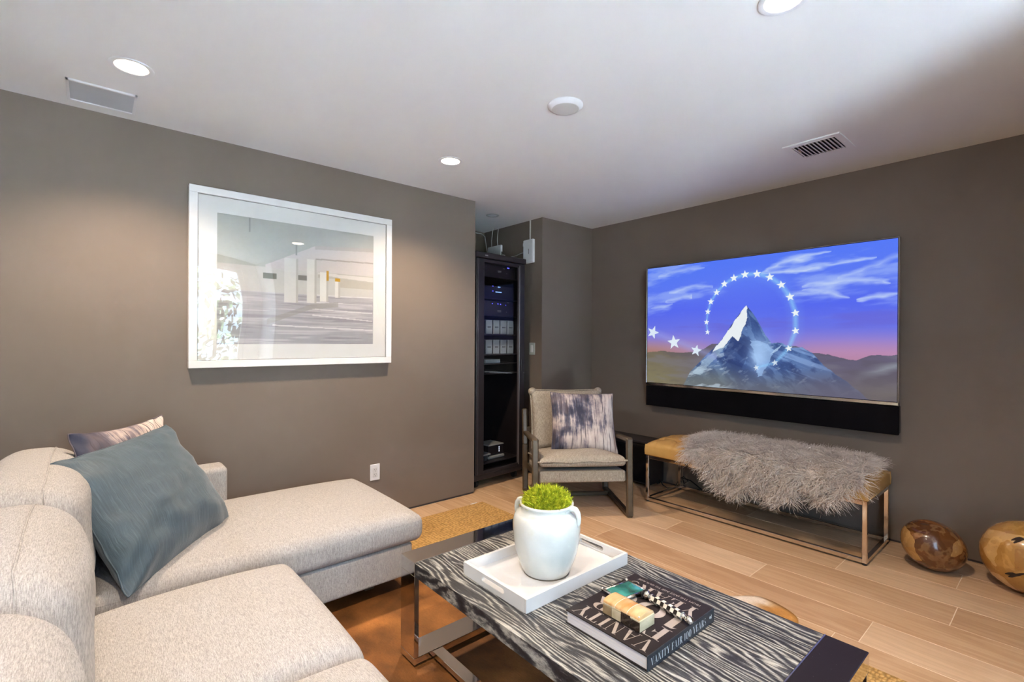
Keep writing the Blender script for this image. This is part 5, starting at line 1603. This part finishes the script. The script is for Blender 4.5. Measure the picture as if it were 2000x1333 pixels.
build('publisher_mark', MB().lathe([(0.0042, -by_ - 0.0029), (0.0042, -by_ - 0.0026)], 14, (bx_ - 0.026, 0, 0.022), 'y').box(bx_ - 0.019, bx_ - 0.017, -by_ - 0.0029, -by_ - 0.0026, 0.0165, 0.0275), 'letter_pale', book)

# horn box on the book
TOPZ = BKZ + BKH + 0.0006
def on_book(u, v):      # not used for layout, kept in metres on the cover
    return (u, v)
hb = thing('horn_box', 'small amber horn trinket box with domed lid on the book', 'box', (1.190, 0.855, TOPZ), math.radians(89))
L2, W2 = 0.066, 0.035
cols_ = ['horn_cream', 'horn_dark', 'horn_brown', 'horn_cream']
cols_ = ['horn_dark', 'horn_dark', 'horn_cream', 'horn_brown']
for k in range(4):
    x0 = -L2 + k * L2 / 2
    build('side_panel', MB().cbox(x0, x0 + L2 / 2 - 0.0004, -W2, W2, 0, 0.026, 0.0006), cols_[k], hb)
    build('lid_panel', MB().cbox(x0, x0 + L2 / 2 - 0.0004, -W2, W2, 0.0268, 0.032, 0.0006), ['horn_cream', 'horn_dark', 'horn_cream', 'horn_cream'][k], hb)
for k in range(3):
    x0 = -L2 + 0.001 + k * (2 * L2 - 0.002) / 3
    x1 = x0 + (2 * L2 - 0.002) / 3
    poly = [(W2 * 0.98 * math.cos(a), 0.032 + 0.0125 * math.sin(a) ** 0.7) for a in np.linspace(0, pi, 13)]
    build('dome', MB().prism(poly, lambda a, b: (x0 + 0.0006, a, b), lambda a, b: (x1 - 0.0006, a, b)), 'horn_amber', hb, True)
    if k:
        build('bone_strip', MB().prism([(p[0], p[1] + 0.0004) for p in poly], lambda a, b: (x0 - 0.0006, a, b), lambda a, b: (x0 + 0.0006, a, b)), 'bone', hb)
build('end_panel', MB().cbox(-L2 - 0.0012, -L2 + 0.0002, -W2 + 0.0004, W2 - 0.0004, 0.0004, 0.0315, 0.0004), 'horn_cream', hb)
build('clasp', MB().lathe([(0.003, 0), (0.003, 0.004), (0.001, 0.0055)], 10, (-L2 + 0.006, W2 - 0.006, 0.036)), 'steel', hb, True)

# magnifying glass on the book
mg = thing('magnifying_glass', 'rectangular magnifying glass with teal lens and chequered handle on the book', 'magnifier', (1.297, 0.944, TOPZ), math.radians(-99))
# local x runs from lens to handle end, lens at negative x
lx0, lx1, ly, hy = -0.036, 0.036, 0.055, 0.036
build('lens', MB().rbox((lx1 - lx0 - 0.004, 2 * ly - 0.004, 0.007), 0.0034, 3, lambda x, y, z: (x, y, z * (1 + 0.5 * (1 - (x / 0.045) ** 2) * (1 - (y / 0.055) ** 2))), 6, Matrix.Translation(((lx0 + lx1) / 2, 0, 0.010))), 'lens_glass', mg, 'all')
for y_ in (-ly, ly):
    build('frame_rod', MB().tube([(lx0 - 0.008, y_, 0.010), (lx1 + 0.008, y_, 0.010)], 0.0045, 12), 'chrome_b', mg, 'all')
    for x_ in (lx0 - 0.010, lx1 + 0.010):
        build('finial', MB().lathe([(0.001, -0.007), (0.0055, -0.004), (0.0062, 0), (0.0055, 0.004), (0.001, 0.007)], 14, (x_, y_, 0.010), 'x'), 'chrome_b', mg, 'all')
for x_ in (lx0, lx1):
    build('frame_rod', MB().tube([(x_, -ly, 0.010), (x_, ly, 0.010)], 0.0042, 12), 'chrome_b', mg, 'all')
build('collar', MB().cbox(lx1 + 0.010, lx1 + 0.018, hy - 0.014, hy + 0.014, 0.001, 0.024, 0.002), 'black', mg)
build('ferrule', MB().lathe([(0.007, -0.022), (0.012, -0.016), (0.014, -0.010), (0.009, -0.006), (0.008, 0.0), (0.0125, 0.005), (0.0125, 0.010), (0.009, 0.014)], 18, (lx1 + 0.036, hy, 0.0125), 'x'), 'chrome', mg, 'all')
hx0, hx1, HR = lx1 + 0.048, 0.196, 0.0125
nseg, nside = 9, 6
hk = {}
hand = MB()
hand.mi = []
for k in range(nseg):
    xa, xb = hx0 + (hx1 - hx0) * k / nseg, hx0 + (hx1 - hx0) * (k + 1) / nseg
    for q_ in range(nside):
        a0, a1 = 2 * pi * q_ / nside, 2 * pi * (q_ + 1) / nside
        f = lambda a, x: (x, hy + HR * math.cos(a), 0.0125 + HR * math.sin(a))
        hand.add([f(a0, xa), f(a0, xb), f(a1, xb), f(a1, xa)], [(0, 1, 2, 3)])
        hand.mi.append((k + q_) % 2)
hand.add([(hx0, hy + HR * math.cos(2 * pi * q_ / 6), 0.0125 + HR * math.sin(2 * pi * q_ / 6)) for q_ in range(6)], [tuple(range(6))])
hand.add([(hx1, hy + HR * math.cos(2 * pi * q_ / 6), 0.0125 + HR * math.sin(2 * pi * q_ / 6)) for q_ in range(6)], [tuple(range(6))[::-1]])
hand.mi += [0, 0]
build('chequered_handle', hand, ['bone', 'ebony'], mg)
build('end_knob', MB().lathe([(0.009, 0), (0.010, 0.004), (0.006, 0.008), (0.006, 0.012), (0.010, 0.016), (0.012, 0.023), (0.010, 0.030), (0.005, 0.034), (0.001, 0.035)], 18, (hx1, hy, 0.0125), 'x'), 'chrome', mg, 'all')

# ------------------------------------------------------------------ sectional sofa
sofa = thing('sectional_sofa', 'oatmeal linen sectional sofa with a long chaise along the wall', 'sofa', (0, 0, 0.012))
SZ = -0.012
def sp(name, size, cen, r, fn=None, sub=6, k=4, mat='linen', parent=None, rot=None):
    M = Matrix.Translation((cen[0], cen[1], cen[2] + SZ))
    if rot is not None:
        M = M @ rot
    return build(name, MB().rbox(size, r, k, fn, sub, M), mat, parent or sofa, 'all')
def sbox(name, x0, x1, y0, y1, z0, z1, r=0.02, **k):
    return sp(name, (x1 - x0, y1 - y0, z1 - z0), ((x0 + x1) / 2, (y0 + y1) / 2, (z0 + z1) / 2), r, **k)
def crownf(w, d, top, side=0.0, p=0.6, wave=0.0):
    def fn(x, y, z):
        a = max(0.0, 1 - abs(2 * x / w) ** 3) * max(0.0, 1 - abs(2 * y / d) ** 3)
        zz = z + (top * a ** p + wave * math.sin(9 * x + 5 * y) if z > 0 else 0)
        b = 1 - (2 * z / 0.14) ** 2
        return (x + math.copysign(side * max(0, b), x) * (abs(2 * x / w) > 0.9), y + math.copysign(side * max(0, b), y) * (abs(2 * y / d) > 0.9), zz)
    return fn
sbox('chaise_base', -0.42, 1.215, 2.172, 3.06, 0.100, 0.262, 0.015)
sbox('seat_base', -0.42, 0.520, -0.30, 2.168, 0.100, 0.270, 0.015)
sbox('backrest_frame', -0.60, -0.34, -0.30, 3.12, 0.100, 0.62, 0.04)
sbox('armrest', -0.338, 0.540, 2.955, 3.115, 0.264, 0.598, 0.028, sub=10)
sbox('armrest', -0.338, 0.540, -0.48, -0.304, 0.100, 0.598, 0.028, sub=10)
cw, cd = 1.275, 0.855
sp('chaise_cushion', (cw, cd, 0.132), (0.005 + cw / 2 - 0.02, 2.150 + cd / 2, 0.331), 0.040, crownf(cw, cd, 0.042, 0.008, 0.55), 22)
build('seam', piping(cw + 0.004, cd + 0.004, 0.0022, 0.036, Matrix.Translation((0.005 + cw / 2 - 0.02, 2.150 + cd / 2, 0.372 + SZ))), 'linen', sofa, 'all')
for y0, y1 in ((1.268, 2.070), (0.600, 1.256), (-0.062, 0.588)):
    w, d = 0.60, (y1 - y0) if y1 < 2 else 0.69
    yy = (y0 + y1) / 2 if y1 < 2 else y0 + d / 2
    sp('seat_cushion', (w, d, 0.165), (-0.035 + w / 2, yy, 0.355), 0.045, crownf(w, d, 0.034, 0.010, 0.5, 0.003), 18)
def back_fn(w, h, t_):
    def fn(x, y, z):      # x thickness, y width, z height
        a = max(0.0, 1 - abs(2 * y / w) ** 3) ** 0.5
        b = max(0.0, 1 - abs(2 * z / h) ** 2.5) ** 0.5
        xx = x + (0.052 * a * b if x > 0 else -0.02 * a * b)
        zz = z + (0.035 * a if z > 0 else 0)
        wr = 0.005 * math.sin(21 * z + 6 * y) * a
        return (xx + wr - 0.16 * (zz + h / 2) * 0.55, y, zz)
    return fn
for y0, y1 in ((2.02, 2.93), (1.285, 1.985), (0.612, 1.268), (-0.05, 0.598)):
    w = y1 - y0
    bcu = sp('back_cushion', (0.23, w, 0.390), (-0.150, (y0 + y1) / 2, 0.598), 0.095, back_fn(w, 0.39, 0.23), 16, 5)
    off = math.sqrt(0.095 ** 2 - 0.030 ** 2) + 0.0005
    iy, iz = w / 2 - 0.095, 0.195 - 0.095
    loop = []
    for cy_, cz_, a0 in ((1, -1, -90), (1, 1, 0), (-1, 1, 90), (-1, -1, 180)):
        for k in range(9):
            a = math.radians(a0 + 90 * k / 8)
            loop.append((cy_ * iy + off * math.cos(a), cz_ * iz + off * math.sin(a)))
    path = []
    for i_ in range(len(loop)):
        p_, q_ = loop[i_], loop[(i_ + 1) % len(loop)]
        k_ = max(1, int(math.hypot(q_[0] - p_[0], q_[1] - p_[1]) / 0.03))
        for j_ in range(k_):
            v_ = back_fn(w, 0.39, 0.23)(0.050, p_[0] + (q_[0] - p_[0]) * j_ / k_, p_[1] + (q_[1] - p_[1]) * j_ / k_)
            path.append((v_[0] - 0.150, v_[1] + (y0 + y1) / 2, v_[2] + 0.598 + SZ))
    build('seam', MB().tube(path, 0.0026, 6, closed=True), 'linen', bcu, 'all')
for x_, y_ in ((1.05, 2.34), (1.05, 3.0), (0.46, 0.0), (-0.52, 0.0), (-0.52, 3.0), (0.47, 1.2)):
    build('leg', MB().cbox(x_ - 0.025, x_ + 0.025, y_ - 0.025, y_ + 0.025, 0.0, 0.100 + SZ + 0.002, 0.003), 'bronze_wood', sofa)

pillow('throw_pillow', [(0.085, 2.085, 0.405), (0.485, 2.620, 0.415), (0.265, 2.950, 0.850), (-0.128, 2.420, 0.822)], 0.21, 'blue_cloth',
       'slate blue pillow leaning in the corner of the sofa', 0.045, 12, wr=0.010)
pillow('throw_pillow', [(-0.020, 2.470, 0.420), (0.345, 2.905, 0.420), (0.262, 3.120, 0.880), (-0.086, 2.705, 0.884)], 0.13, 'ink_b',
       'ink-streaked rose and navy pillow behind the blue pillow on the sofa', 0.10, 19, wr=0.008)
